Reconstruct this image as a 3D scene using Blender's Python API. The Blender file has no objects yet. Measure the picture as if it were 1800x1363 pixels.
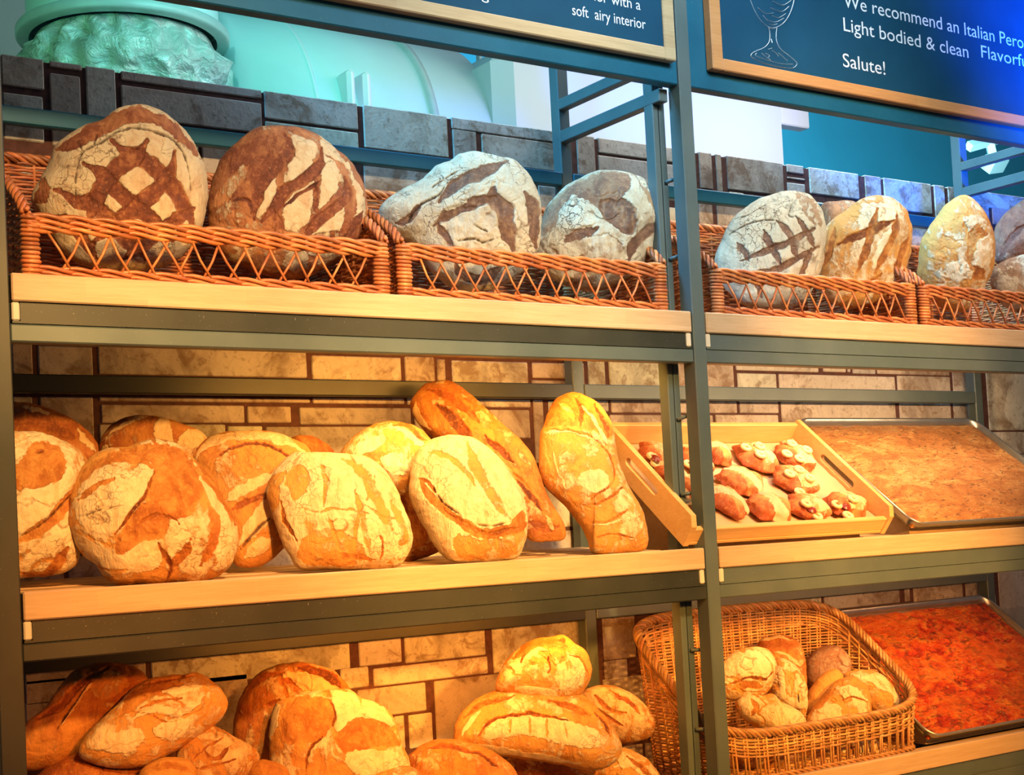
import bpy, math, random
import numpy as np
from mathutils import Vector, Matrix
rng = np.random.default_rng(7); random.seed(7)
SC = bpy.context.scene
COL = SC.collection
Z0 = 1.72                      # everything is laid out about the middle shelf, then lifted to its height over the floor

# ------------------------------------------------------------------ camera
YAW, PITCH, ROLL, FPX = 0.6112, 0.0410, -0.0521, 2572.75
CAM = np.array([-0.5558, -2.0108, -0.2775]); SHX, SHY = 42.887, 146.921
_F = np.array([math.sin(YAW)*math.cos(PITCH), math.cos(YAW)*math.cos(PITCH), math.sin(PITCH)])
_R0 = np.array([math.cos(YAW), -math.sin(YAW), 0.]); _U0 = np.cross(_R0, _F)
_R = _R0*math.cos(ROLL)+_U0*math.sin(ROLL); _U = -_R0*math.sin(ROLL)+_U0*math.cos(ROLL)
cd = bpy.data.cameras.new('camera'); cam = bpy.data.objects.new('camera', cd); COL.objects.link(cam)
cd.sensor_fit = 'HORIZONTAL'; cd.sensor_width = 36.; cd.lens = FPX/1800*36.
cd.shift_x = -SHX/1800; cd.shift_y = SHY/1800; cd.clip_start = .05; cd.clip_end = 60
M = Matrix(((_R[0], _U[0], -_F[0], CAM[0]), (_R[1], _U[1], -_F[1], CAM[1]), (_R[2], _U[2], -_F[2], CAM[2]), (0, 0, 0, 1)))
cam.matrix_world = M
SC.camera = cam

# ------------------------------------------------------------------ world, lights, exposure
SC.view_settings.view_transform = 'Standard'; SC.view_settings.look = 'None'
SC.view_settings.gamma = 1.0; SC.view_settings.use_curve_mapping = False
SC.view_settings.exposure = 0.0
w = bpy.data.worlds.new('shop_air'); SC.world = w; w.use_nodes = True
w.node_tree.nodes['Background'].inputs[0].default_value = (.55, .62, .70, 1)
w.node_tree.nodes['Background'].inputs[1].default_value = .10

def area(name, loc, target, sx, sy, power, color, spread=180):
    l = bpy.data.lights.new(name, 'AREA'); l.shape = 'RECTANGLE'; l.size = sx; l.size_y = sy
    l.energy = power; l.color = color; l.spread = math.radians(spread)
    o = bpy.data.objects.new(name, l); COL.objects.link(o); o.location = loc
    o.rotation_euler = (Vector(target)-Vector(loc)).to_track_quat('-Z', 'Y').to_euler()
    return o
def spot(name, loc, target, power, color, ang, blend=.6, r=.08):
    l = bpy.data.lights.new(name, 'SPOT'); l.energy = power; l.color = color
    l.spot_size = math.radians(ang); l.spot_blend = blend; l.shadow_soft_size = r
    o = bpy.data.objects.new(name, l); COL.objects.link(o); o.location = loc
    o.rotation_euler = (Vector(target)-Vector(loc)).to_track_quat('-Z', 'Y').to_euler()
    return o
# track spots of the shop, above and in front of the shelves: one row of beams for each shelf
spot('track_spot', (.05, -1.7, 1.0), (.28, .1, .22), 165, (1., .62, .28), 30, .8, .07)
spot('track_spot', (.80, -1.7, 1.0), (.88, .1, .24), 85, (1., .80, .50), 30, .8, .07)
spot('track_spot', (1.5, -1.7, 1.0), (1.62, .1, .24), 125, (1., .70, .36), 30, .8, .07)
spot('track_spot', (2.2, -1.5, 1.0), (2.2, .1, .22), 110, (1., .58, .28), 28, .8, .07)
# warm spots on the middle and the bottom shelves
spot('shelf_spot', (.15, -1.4, .50), (.30, .1, -.22), 160, (1., .49, .12), 42, .9, .05)
spot('shelf_spot', (.75, -1.4, .50), (.88, .1, -.20), 175, (1., .55, .16), 40, .9, .05)
spot('shelf_spot', (1.55, -1.3, .50), (1.72, .1, -.24), 150, (1., .52, .15), 42, .9, .05)
spot('shelf_spot', (.25, -1.5, .0), (.35, .1, -.66), 105, (1., .25, .02), 42, .9, .05)
spot('shelf_spot', (.85, -1.5, .0), (.92, .1, -.66), 145, (1., .38, .05), 42, .9, .05)
spot('shelf_spot', (1.5, -1.5, .0), (1.72, .1, -.66), 200, (1., .40, .06), 44, .9, .05)
# light strips fixed behind the front rails, under the top and the middle shelf
for _x, _w, _z, _p, _c in ((.84, .62, .010, 3.3, (1., .42, .07)), (1.85, 1.1, .010, 3.6, (1., .62, .32)), (.82, .65, -.425, 2.6, (1., .32, .04)), (1.85, 1.1, -.425, 1.6, (1., .42, .15))):
    area('shelf_strip_light', (_x, .05, _z), (_x, .40, _z-.18), _w, .02, _p, _c)
# ceiling lamp over the gap between sign and wall; green and white light in the space behind the wall; added blue fill on the frame and the signs
area('ceiling_lamp', (1.9, .12, 1.35), (1.8, .38, .45), 1.8, .2, 24, (1., .97, .93))
area('frame_side_fill', (.2, .19, 1.15), (1.2, .19, .40), .3, .3, 4, (.12, .55, 1.), 60)  # added fill that tints the left faces of the frame blue
area('frame_side_fill', (1.5, .19, 1.15), (2.45, .19, .40), .3, .3, 5, (.12, .55, 1.), 60)
area('plenum_light', (-.3, .9, 1.0), (.4, 1.8, .75), .8, .5, 4.5, (.20, 1., .45))
area('plenum_light', (1.0, .7, 1.3), (1.0, 2.0, .7), .6, .5, 6.5, (.02, .85, .80))
area('plenum_light', (2.8, .9, 1.0), (2.3, 1.7, .8), .9, .5, 5.5, (.95, .97, 1.))
area('plenum_light', (4.2, 2.0, 1.2), (4.8, 4.2, 1.2), .9, .5, 110, (.30, .85, 1.))
area('sign_wash', (.9, -1.5, 1.3), (1.2, 0, .75), 1.2, .3, 7, (.62, .85, 1.), 60)
spot('blue_sign_fill', (2.75, -.8, .30), (2.50, 0, .84), 520, (.0, .12, 1.), 62, 1., .05)  # added lamp, stands in for a blue colour cast on the right sign


# ------------------------------------------------------------------ pixel helpers (1800 x 1363)
def ray(x, y): return _F*FPX + _R*(x-900-SHX) - _U*(y-681.5-SHY)
def at(x, y, Y=0.):
    d = ray(x, y); return CAM + d*((Y-CAM[1])/d[1])
def atX(x, y, X):
    d = ray(x, y); return CAM + d*((X-CAM[0])/d[0])
def proj(P):
    d = P-CAM; dz = d@_F
    return np.stack([900+SHX+FPX*(d@_R)/dz, 681.5+SHY-FPX*(d@_U)/dz], -1)

# ------------------------------------------------------------------ object helpers
ORG = {}
class MB:
    def __init__(s): s.v = []; s.f = []; s.n = 0; s.c = []
    def add(s, v, f, c=None):
        v = np.asarray(v, float).reshape(-1, 3)
        s.v.append(v); s.f += [tuple(int(i)+s.n for i in q) for q in f]; s.n += len(v)
        s.c += [c]*len(f)
        return s
    def box(s, x0, x1, y0, y1, z0, z1, bev=0.0, c=None):
        if x1 < x0: x0, x1 = x1, x0
        if y1 < y0: y0, y1 = y1, y0
        if z1 < z0: z0, z1 = z1, z0
        return s.obox((0, 0, 0), (1, 0, 0), (0, 1, 0), (0, 0, 1), x0, x1, y0, y1, z0, z1, bev, c)
    def obox(s, o, ax, ay, az, x0, x1, y0, y1, z0, z1, bev=0.0, c=None):
        o, ax, ay, az = [np.asarray(k, float) for k in (o, ax, ay, az)]
        b = min(bev, (x1-x0)/2.01, (y1-y0)/2.01, (z1-z0)/2.01)
        if b <= 0:
            P = [(x, y, z) for z in (z0, z1) for y in (y0, y1) for x in (x0, x1)]
            F = [(0, 2, 3, 1), (4, 5, 7, 6), (0, 1, 5, 4), (2, 6, 7, 3), (0, 4, 6, 2), (1, 3, 7, 5)]
        else:
            P = []; F = []
            idx = {}
            for i, sx in enumerate((-1, 1)):
                for j, sy in enumerate((-1, 1)):
                    for k, sz in enumerate((-1, 1)):
                        X = (x0, x1)[i]; Y = (y0, y1)[j]; Z = (z0, z1)[k]
                        idx[i, j, k] = len(P)
                        P += [(X, Y-sy*b, Z-sz*b), (X-sx*b, Y, Z-sz*b), (X-sx*b, Y-sy*b, Z)]
            g = lambda i, j, k, a: idx[i, j, k]+a
            for i in (0, 1):
                q = [g(i, 0, 0, 0), g(i, 1, 0, 0), g(i, 1, 1, 0), g(i, 0, 1, 0)]; F.append(q if i else q[::-1])
                q = [g(0, i, 0, 1), g(1, i, 0, 1), g(1, i, 1, 1), g(0, i, 1, 1)]; F.append(q[::-1] if i else q)
                q = [g(0, 0, i, 2), g(1, 0, i, 2), g(1, 1, i, 2), g(0, 1, i, 2)]; F.append(q if i else q[::-1])
            for j in (0, 1):
                for k in (0, 1):
                    q = [g(0, j, k, 1), g(1, j, k, 1), g(1, j, k, 2), g(0, j, k, 2)]; F.append(q if (j != k) else q[::-1])
                    q = [g(j, 0, k, 0), g(j, 1, k, 0), g(j, 1, k, 2), g(j, 0, k, 2)]; F.append(q if (j == k) else q[::-1])
                    q = [g(j, k, 0, 0), g(j, k, 1, 0), g(j, k, 1, 1), g(j, k, 0, 1)]; F.append(q if (j != k) else q[::-1])
            for (i, j, k), n in idx.items():
                q = (n, n+1, n+2); F.append(q if (i+j+k) % 2 else q[::-1])
        P = np.array(P)
        V = o+P[:, :1]*ax+P[:, 1:2]*ay+P[:, 2:]*az
        if np.dot(np.cross(ax, ay), az) < 0: F = [tuple(q)[::-1] for q in F]
        return s.add(V, F, c)
    def tube(s, pts, r, n=6, closed=False, c=None, flat=1.0):
        P = np.asarray(pts, float); k = len(P)
        T = np.roll(P, -1, 0)-np.roll(P, 1, 0)
        if not closed: T[0] = P[1]-P[0]; T[-1] = P[-1]-P[-2]
        T /= np.linalg.norm(T, axis=1, keepdims=True)+1e-12
        ref = np.array([0, 0, 1.]) if abs(T[:, 2]).mean() < .8 else np.array([0, 1., 0])
        A = np.cross(T, ref); A /= np.linalg.norm(A, axis=1, keepdims=True)+1e-12
        B = np.cross(T, A)
        a = np.arange(n)*2*np.pi/n
        r = np.broadcast_to(np.asarray(r, float), (k,))
        V = P[:, None]+r[:, None, None]*(np.cos(a)[None, :, None]*A[:, None]+flat*np.sin(a)[None, :, None]*B[:, None])
        F = []
        for i in range(k if closed else k-1):
            i2 = (i+1) % k
            for j in range(n):
                j2 = (j+1) % n
                F.append((i*n+j, i*n+j2, i2*n+j2, i2*n+j))
        if not closed: F += [tuple(range(n))[::-1], tuple((k-1)*n+j for j in range(n))]
        return s.add(V.reshape(-1, 3), F, c)
def obj(name, mb, mat, parent=None, smooth=False, loc=None):
    V = np.concatenate(mb.v) if mb.v else np.zeros((0, 3))
    if parent is not None: org = ORG[parent.name]
    elif loc is not None: org = np.array(loc, float)
    else:
        lo, hi = V.min(0), V.max(0); org = np.array([(lo[0]+hi[0])/2, (lo[1]+hi[1])/2, lo[2]])
    me = bpy.data.meshes.new(name)
    me.from_pydata((V-org).tolist(), [], mb.f); me.update()
    if smooth: me.polygons.foreach_set('use_smooth', np.ones(len(me.polygons), bool))
    if any(c is not None for c in mb.c):
        ca = me.color_attributes.new('tint', 'FLOAT_COLOR', 'CORNER')
        arr = np.ones((len(me.loops), 4), np.float32); k = 0
        for f, c in zip(mb.f, mb.c):
            if c is not None: arr[k:k+len(f), :3] = c
            k += len(f)
        ca.data.foreach_set('color', arr.ravel())
    if mat is not None: me.materials.append(mat)
    o = bpy.data.objects.new(name, me); COL.objects.link(o)
    if parent is not None: o.parent = parent
    else: o.location = org
    ORG[o.name] = org
    return o
def tag(o, label=None, cat=None, group=None, kind=None):
    if label: o['label'] = label
    if cat: o['category'] = cat
    if group: o['group'] = group
    if kind: o['kind'] = kind
    return o
def thing(name, loc, label, cat, group=None):
    o = bpy.data.objects.new(name, None); COL.objects.link(o); o.location = loc; o.empty_display_size = .05
    ORG[o.name] = np.array(loc, float)
    return tag(o, label, cat, group)

# ------------------------------------------------------------------ materials
def nm(name):
    m = bpy.data.materials.new(name); m.use_nodes = True
    nt = m.node_tree; b = nt.nodes['Principled BSDF']
    return m, nt, b
def nd(nt, t, **k):
    n = nt.nodes.new(t)
    for a, v in k.items():
        if a.startswith('i_'): n.inputs[a[2:].replace('_', ' ')].default_value = v
        else: setattr(n, a, v)
    return n
def ramp(nt, src, stops, interp='LINEAR'):
    r = nt.nodes.new('ShaderNodeValToRGB'); r.color_ramp.interpolation = interp
    el = r.color_ramp.elements
    while len(el) > 1: el.remove(el[-1])
    el[0].position = stops[0][0]; c = stops[0][1]; el[0].color = (*c, 1) if isinstance(c, tuple) else (c, c, c, 1)
    for p, c in stops[1:]:
        e = el.new(p); e.color = (*c, 1) if isinstance(c, tuple) else (c, c, c, 1)
    nt.links.new(src, r.inputs[0]); return r.outputs[0]
def mix(nt, fac, a, b, mode='MIX'):
    m = nt.nodes.new('ShaderNodeMix'); m.data_type = 'RGBA'; m.blend_type = mode
    for s, v in ((m.inputs[0], fac), (m.inputs[6], a), (m.inputs[7], b)):
        if isinstance(v, bpy.types.NodeSocket): nt.links.new(v, s)
        elif isinstance(v, tuple): s.default_value = (*v, 1) if len(v) == 3 else v
        else: s.default_value = v
    return m.outputs[2]
def math_(nt, op, a, b=0., c=None, clamp=False):
    m = nt.nodes.new('ShaderNodeMath'); m.operation = op; m.use_clamp = clamp
    for s, v in zip(m.inputs, (a, b) if c is None else (a, b, c)):
        if isinstance(v, bpy.types.NodeSocket): nt.links.new(v, s)
        else: s.default_value = v
    return m.outputs[0]
def coords(nt, scale=(1, 1, 1), kind='Object'):
    t = nt.nodes.new('ShaderNodeTexCoord'); mp = nt.nodes.new('ShaderNodeMapping')
    nt.links.new(t.outputs[kind], mp.inputs[0]); mp.inputs['Scale'].default_value = scale
    return mp.outputs[0]
def noise(nt, vec, scale, detail=4, rough=.55, dist=0.):
    n = nt.nodes.new('ShaderNodeTexNoise'); n.inputs['Scale'].default_value = scale
    n.inputs['Detail'].default_value = detail; n.inputs['Roughness'].default_value = rough
    n.inputs['Distortion'].default_value = dist
    nt.links.new(vec, n.inputs['Vector']); return n.outputs['Fac']
def bump(nt, b, h, strength=.3, dist=.002):
    n = nt.nodes.new('ShaderNodeBump'); n.inputs['Strength'].default_value = strength; n.inputs['Distance'].default_value = dist
    nt.links.new(h, n.inputs['Height']); nt.links.new(n.outputs[0], b.inputs['Normal'])
def steel_mat(name, c1, c2, rough=.42):
    m, nt, b = nm(name); v = coords(nt, (1, 1, 1))
    n = noise(nt, v, 9, 5); col = ramp(nt, n, [(.3, c1), (.7, c2)])
    n2 = noise(nt, v, 300, 2); col = mix(nt, ramp(nt, n2, [(.70, 0.), (.76, .35)]), col, (.45, .47, .45))
    nt.links.new(col, b.inputs['Base Color']); b.inputs['Roughness'].default_value = rough
    b.inputs['Metallic'].default_value = .15
    bump(nt, b, noise(nt, v, 500, 2), .08, .0005); return m
def wood_mat(name, c1, c2, c3, stave=.24, rough=.5):
    m, nt, b = nm(name); v = coords(nt, (1, 1, 1))
    g = noise(nt, coords(nt, (1.2, 9, 22)), 9, 7, .6, .4)
    g2 = noise(nt, coords(nt, (6, 90, 160)), 5, 3, .6)
    # staves of joined board: blocks along X with their own shade
    sx = nt.nodes.new('ShaderNodeSeparateXYZ'); nt.links.new(v, sx.inputs[0])
    row = math_(nt, 'FLOOR', math_(nt, 'MULTIPLY', sx.outputs[2], 42.))
    u = math_(nt, 'FLOOR', math_(nt, 'ADD', math_(nt, 'DIVIDE', sx.outputs[0], stave), math_(nt, 'MULTIPLY', row, .37)))
    wn = nt.nodes.new('ShaderNodeTexWhiteNoise'); wn.noise_dimensions = '2D'
    cb = nt.nodes.new('ShaderNodeCombineXYZ'); nt.links.new(u, cb.inputs[0]); nt.links.new(row, cb.inputs[1]); nt.links.new(cb.outputs[0], wn.inputs['Vector'])
    col = ramp(nt, g, [(.25, c1), (.5, c2), (.75, c3)])
    col = mix(nt, ramp(nt, g2, [(.3, .28), (.6, 0.)]), col, tuple(k*.55 for k in c1))
    col = mix(nt, .35, col, ramp(nt, wn.outputs['Value'], [(0, c1), (1, c3)]))
    nt.links.new(col, b.inputs['Base Color']); b.inputs['Roughness'].default_value = rough
    bump(nt, b, g2, .15, .0006); return m
def plain(name, c, rough=.6, metal=0., spec=.5, n=0., nscale=30):
    m, nt, b = nm(name); v = coords(nt)
    col = ramp(nt, noise(nt, v, nscale, 4), [(.3, tuple(k*(1-n) for k in c)), (.7, tuple(min(1, k*(1+n)) for k in c))])
    nt.links.new(col, b.inputs['Base Color']); b.inputs['Roughness'].default_value = rough
    b.inputs['Metallic'].default_value = metal; b.inputs['Specular IOR Level'].default_value = spec; return m
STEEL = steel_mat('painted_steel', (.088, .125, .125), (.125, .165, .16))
STEEL_BLUE_SHADE = steel_mat('painted_steel_blue_shade', (.006, .10, .17), (.012, .13, .21))  # blue fascia paint; on the upper rear rail it stands in for weak light
STEEL_SHADE = steel_mat('painted_steel_shaded', (.028, .034, .028), (.045, .052, .044))  # same steel paint with the shade at the left put into the colour
WOOD = wood_mat('beech_board', (.47, .31, .17), (.57, .41, .25), (.65, .50, .33))
TRAYW = wood_mat('pine_tray', (.66, .37, .13), (.78, .47, .19), (.85, .56, .26), stave=2.)
FRAMEW = wood_mat('oak_frame', (.42, .27, .13), (.55, .38, .20), (.63, .47, .27), stave=9.)
CAPM = plain('pale_cap', (.62, .60, .50), .5, n=.1)
def tile_mat():
    m, nt, b = nm('stone_tile'); v = coords(nt)
    a = nt.nodes.new('ShaderNodeVertexColor'); a.layer_name = 'tint'
    n1 = noise(nt, v, 8, 9, .68, .7); n2 = noise(nt, v, 24, 7, .72, .6); n3 = noise(nt, v, 4, 6, .6, 1.); n5 = noise(nt, v, 110, 4, .7)
    col = mix(nt, ramp(nt, n1, [(.34, 0.), (.60, 1.)]), (.25, .19, .145), (.68, .62, .53))
    col = mix(nt, ramp(nt, n2, [(.50, 0.), (.60, .8)]), col, (.27, .17, .10))
    col = mix(nt, ramp(nt, n3, [(.50, 0.), (.54, .65)]), col, (.74, .70, .62))
    col = mix(nt, ramp(nt, n5, [(.56, 0.), (.68, .55)]), col, (.22, .15, .10))
    col = mix(nt, 1., col, a.outputs[0], 'MULTIPLY')
    nt.links.new(col, b.inputs['Base Color']); b.inputs['Roughness'].default_value = .62
    bump(nt, b, math_(nt, 'ADD', n2, n5), .4, .003); return m
TILE = tile_mat()
GROUT = plain('dark_grout', (.105, .042, .032), .9, n=.3, nscale=80)
SLATP = plain('blue_wall_paint', (.06, .36, .52), .8, n=.06, nscale=3)

# ------------------------------------------------------------------ the wall of stone tiles
WY = .385
PX = [(1.4,90,79,158.6),(4,161,79,252),(87,101.7,145,125),(87,127,146.5,262),(150,111,209,275),(212.5,121.6,461,174),(212.5,148,462.5,235),
 (464,161,631,229),(466,212,632,272),(637.6,183.5,790,278),(639,286,792,384),(793,204.7,978,251),(795,226,841,300),(846,234,983,303),(795,302,944,380),(946,325,1009,400),
 (1013,237,1049,311),(1051,241.5,1224,291),(1051,272,1224,345),(1051,350,1224,440),(1228,264,1255,334),(1228,355,1255,396),(1258,271,1272,338),(1277,273.5,1380,345),(1260,358,1380,440),
 (1383,289,1414,307),(1384,310,1416,318),(1384,320,1417,346),(1422,293,1512,351),(1422,353,1512,378),(1520,306,1551,352),(1553,311,1640,377),(1641.5,322.6,1664,385),(1666,325,1697,400),
 (1700,334,1850,380),(1702,360,1724,395),(1726,362,1741,400),(1744,364,1830,405),(1640,400,1700,470),(1553,382,1638,450),
 (20,602,59,660),(66,607,165,670),(22,697,61,800),(69,697,168,800),(171,602,541,665),(174,697,546,709),(177,711,431,744),(434,714,513,744),(526,716,724,747),(467,750,735,800),(400,749,463,775),(174,746,270,790),(274,746,398,775),
 (547,624,707,670),(550,699,712,711),(716,700,828,713),(711,626,766,672),(768,631,785,672),(794,633,930,676),(935.5,637,1000,666),(935,668,1001,679),(728,716,848,760),(832,702,934,717),(850,720,934,771),(937,703,961,815),(964,705,1028,760),(1003,637,1029,680),
 (1033,633,1066,681),(1070,635,1180,683),(1184,637,1292,684),(1033,704,1071,724),(1074,704,1297,727),(1072,729,1255,752),(1032,727,1069,790),(1258,729,1370,752),(1300,705,1370,727),
 (1294,639,1440,655),(1447,641,1488,655),(1490,641,1496,655),(1499,644,1540,658),(1542,645,1670,661),(1296,655.5,1366.6,686),(1369,657,1575,688),(1577,660,1672,690),(1373,707,1577,752),(1581,709,1674,752),
 (1674,648,1711,690),(1676,708,1713,760),(1733,650,1815,757),(1735,759.5,1815,798),(1737,800,1840,870),(1717,650,1731,760),
 (264,1140,617,1176),(160,1150,258,1197),(42,1157,155,1195),(44,1197,140,1232),(142,1200,264,1290),(44,1236,138,1310),(268,1201,440,1290),(444,1190,594,1270),(598,1177,650,1208),(656,1176,859,1184.5),
 (629.5,1114,707.6,1165),(710,1108,855,1152),(864,1092,1031,1166),(628,1214,751,1250),(763,1198,900,1310),(693,1260,714,1317),(718,1258,763,1312),(904,1182,1036,1290),(1040,1085,1056,1300),(1058,1076,1120,1156),(1062,1163,1105,1190),(1060,1195,1140,1290),
 (1160,1048,1270,1062),(1274,1046,1358,1062),(1362,1044,1445,1062),(1448,1037,1583,1060),(1590,1031,1601,1058),(1605,1025,1694,1053),(1697,1020,1736,1051),(1754,1000,1810,1067),(1757,1070,1815,1115)]
rects = []
for x0, y0, x1, y1 in PX:
    a = at(x0, y0, WY); b = at(x1, y1, WY); rects.append((a[0], b[0], b[2], a[2]))
ZTOP = .541
rects = [(a, b, c, (ZTOP if d > ZTOP-.008 else d)) for a, b, c, d in rects]
listed = len(rects)
def free(r):
    for q in rects:
        if r[0] < q[1]+.004 and r[1] > q[0]-.004 and r[2] < q[3]+.004 and r[3] > q[2]-.004: return False
    return True
z = ZTOP
while z > -1.7:
    h = random.choice([.05, .09, .12]); x = -.6
    while x < 3.2:
        wd = random.choice([.08, .14, .22, .34])
        ok = False
        for s in (1, .6, .35):
            r = (x+.003, x+wd*s-.003, z-h+.006, z)
            if free(r): rects.append(r); x += wd*s; ok = True; break
        if not ok: x += .03
    z -= h
for _ in range(9000):
    wd, h = random.choice([(.20, .06), (.14, .06), (.10, .05), (.06, .06), (.05, .03), (.10, .025)]); x = round(random.uniform(-.6, 3.1)/.01)*.01; z = round(random.uniform(-1., ZTOP)/.01)*.01
    r = (x, x+wd-.005, z-h+.005, z)
    if r[3] <= ZTOP and free(r): rects.append(r)
WB = MB()
WB.box(-.7, 3.3, WY+.0025, WY+.12, -Z0, ZTOP-.004)
obj('wall_back', WB, GROUT)['kind'] = 'structure'
TB = MB()
for i, (a, b, c, d) in enumerate(rects):
    if b-a < .004 or d-c < .004: continue
    k = rng.uniform(.70, 1.15); t = rng.uniform(-.02, .10)
    TB.box(a+.0005, b-.0005, WY, WY+.02, c+.0005, d-(.0005 if d < ZTOP-.001 else 0), .0018, (min(1, k*(1+t)), k, min(1, k*(1-t))))
wt = obj('wall_tiles', TB, TILE, bpy.data.objects['wall_back'])

# floor, and the plenum behind the wall
fl = MB(); fl.box(-3, 4, -5, WY, -Z0-.02, -Z0); obj('floor', fl, plain('floor_stone', (.22, .19, .16), .5, n=.2))['kind'] = 'structure'
bw = MB(); bw.box(-3, 9, 4.2, 4.3, -Z0, 3.2); obj('wall_rear', bw, SLATP)['kind'] = 'structure'
ce = MB(); ce.box(-3, 9, -.5, 4.3, 3.2, 3.25); obj('ceiling', ce, plain('ceiling_paint', (.10, .20, .27), .9))['kind'] = 'structure'

# ------------------------------------------------------------------ steel rack
H1, H2 = 1.25, 2.50
rack = thing('shelving_rack', (0, 0, -Z0), 'dark painted steel shelving rack of square posts, rails and fascia standing against the stone wall', 'shelving rack')
def part(name, mb, mat, parent, **k):
    return obj(name, mb, mat, parent, **k)
for x0, x1 in ((-.034, 0), (1.22, 1.25), (2.47, 2.50)):
    part('front_post', MB().box(x0, x1, 0, .034, -Z0, 1.15, .002), STEEL_SHADE if x0 < 0 else STEEL, rack)
for X in (-.034, 1.196, 2.446):
    for q in (0, .0155):
        part('shelf_upright', MB().box(X+q, X+q+.0135, .052, .078, -Z0, .60, .0015), STEEL, rack)
    part('rear_post', MB().box(X, X+.028, .345, .373, -Z0, 1.1, .002), STEEL, rack)
    part('side_bar', MB().box(X-.0008, X+.02, .030 if X > 0 else .036, .3455, .505, .529, .0015), STEEL, rack)
    part('side_bar', MB().box(X-.0008, X+.02, .036, .3455, .572, .594, .0015), STEEL, rack)
for a, b in (((1170, 321), (1196, 311)), ((1177, 456), (1203, 447)), ((1191, 738), (1217, 728)), ((1197, 870), (1223, 866)), ((1214, 1144), (1241, 1142)), ((1223, 1283), (1248, 1282))):
    p = at(*a, .050); q = at(*b, .032)
    part('support_rung', MB().tube([p, p*.5+q*.5, q], .0036, 8), STEEL, rack, smooth=True)
for x0, x1 in ((0, 1.22), (1.25, 2.47)):
    for z0, z1 in ((.417, .445), (-.0155, .0142), (-.46, -.43)):
        part('rear_rail', MB().box(x0-.026 if x0 else x0-.006, x1-.024, .3435, .363, z0, z1, .002), STEEL_BLUE_SHADE if z0 > .3 else (STEEL_SHADE if x0 == 0 else STEEL), rack)  # weak light on the upper rail and left-bay shade put into the colour
    part('fascia_panel', MB().box(x0, x1, .004, .03, .531, 1.15, .002), STEEL_BLUE_SHADE, rack)

# ------------------------------------------------------------------ shelves
ZS = {'top': .1094, 'middle': -.3237, 'bottom': at(1700, 1306)[2]}
for lvl, zt in ZS.items():
    for bay, (x0, x1) in (('left', (.003, 1.217)), ('right', (1.253, 2.467))):
        t = thing('wooden_shelf', ((x0+x1)/2, .02, zt-.1), '%s wooden slatted shelf with pale front lip in the %s bay of the rack' % (lvl, bay), 'shelf', None)
        part('front_lip', MB().box(x0, x1, 0, .019, zt-.0385, zt, .002), WOOD, t)
        sl = 0. if lvl == "top" else .045
        s = np.array([0, math.cos(math.atan(sl)), math.sin(math.atan(sl))]); n = np.array([0, -s[2], s[1]])
        for k in range(5):
            part('slat', MB().obox((0, .022, zt-(.004 if sl else .0)), (1, 0, 0), s, n, x0, x1 - (.026 if bay == 'left' else .026) if k else x1, k*.066+.003 if k else 0, k*.066+.05 if k else .026, -.012, 0, .0015), WOOD, t)
        r = MB(); r.box(x0+.012, x1-.012, .006, .014, zt-.067, zt-.0385); r.box(x0, x1, .003, .03, zt-.0685, zt-.0655); r.box(x0+.012, x1-.012, .010, .30, zt-.052, zt-.040)
        sr = part('shelf_rail', r, STEEL if lvl == 'top' and bay == 'right' else (STEEL_SHADE if bay == 'left' else STEEL), t)
        for xe in (x0, x1-.011): part('end_cap', MB().box(xe, xe+.011, .003, .03, zt-.065, zt-.0395, .002), CAPM, sr)
        b = MB().box(x0-.003, x1+.003, .003, .03, zt-.094, zt-.0695, .002)
        part('crossbar', b, STEEL_SHADE if bay == 'left' and lvl != 'top' else STEEL, t)

# ------------------------------------------------------------------ menu boards
FRAMEW2 = wood_mat('orange_oak_frame', (.50, .20, .06), (.62, .27, .09), (.70, .34, .13), stave=9.)
BOARD = plain('chalkboard_blue', (.008, .06, .115), .6, 0., .15, n=.12, nscale=8)
CHALK = plain('chalk', (.78, .82, .86), .9, n=.1, nscale=200)
def text_mesh(s, p0, p1, size, name, parent, y=-.0125):
    cu = bpy.data.curves.new('t', 'FONT'); cu.body = s; cu.size = 1.; cu.resolution_u = 4; cu.offset = .0
    o = bpy.data.objects.new('t', cu); COL.objects.link(o)
    dg = bpy.context.evaluated_depsgraph_get(); me = bpy.data.meshes.new_from_object(o.evaluated_get(dg))
    bpy.data.objects.remove(o)
    V = np.array([v.co[:] for v in me.vertices]); F = [tuple(p.vertices) for p in me.polygons]
    wx = V[:, 0].max()-V[:, 0].min(); sx = (p1[0]-p0[0])/wx
    V[:, 0] -= V[:, 0].min()
    W = np.stack([p0[0]+V[:, 0]*sx, np.full(len(V), y), p0[2]+V[:, 1]*size], 1)
    dz = (p1[2]-p0[2])/(p1[0]-p0[0]); W[:, 2] += (W[:, 0]-p0[0])*dz*0
    return obj(name, MB().add(W, F), CHALK, parent)
def board(x0, x1, z0, z1, label, fmat=None):
    t = thing('menu_board', ((x0+x1)/2, -.005, z0), label, 'menu board')
    fw = .027
    f = MB(); f.box(x0, x0+fw, -.016, .004, z0, z1, .002); f.box(x1-fw, x1, -.016, .004, z0, z1, .002)
    f.box(x0+fw, x1-fw, -.016, .004, z0, z0+fw*.85, .002); f.box(x0+fw, x1-fw, -.016, .004, z1-fw, z1, .002)
    part('frame', f, fmat, t)
    t = part('panel', MB().box(x0+fw, x1-fw, -.012, .004, z0+fw*.85, z1-fw), BOARD, t)
    return t
b1 = board(.03, 1.203, .567, 1.1, 'left chalkboard menu sign in oak frame, chalk words ending soft airy interior', FRAMEW)
b2 = board(1.292, 2.43, .566, 1.1, 'right chalkboard menu sign in oak frame with a chalk beer glass drawing and Salute!', FRAMEW2)
PY = -.012
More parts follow.
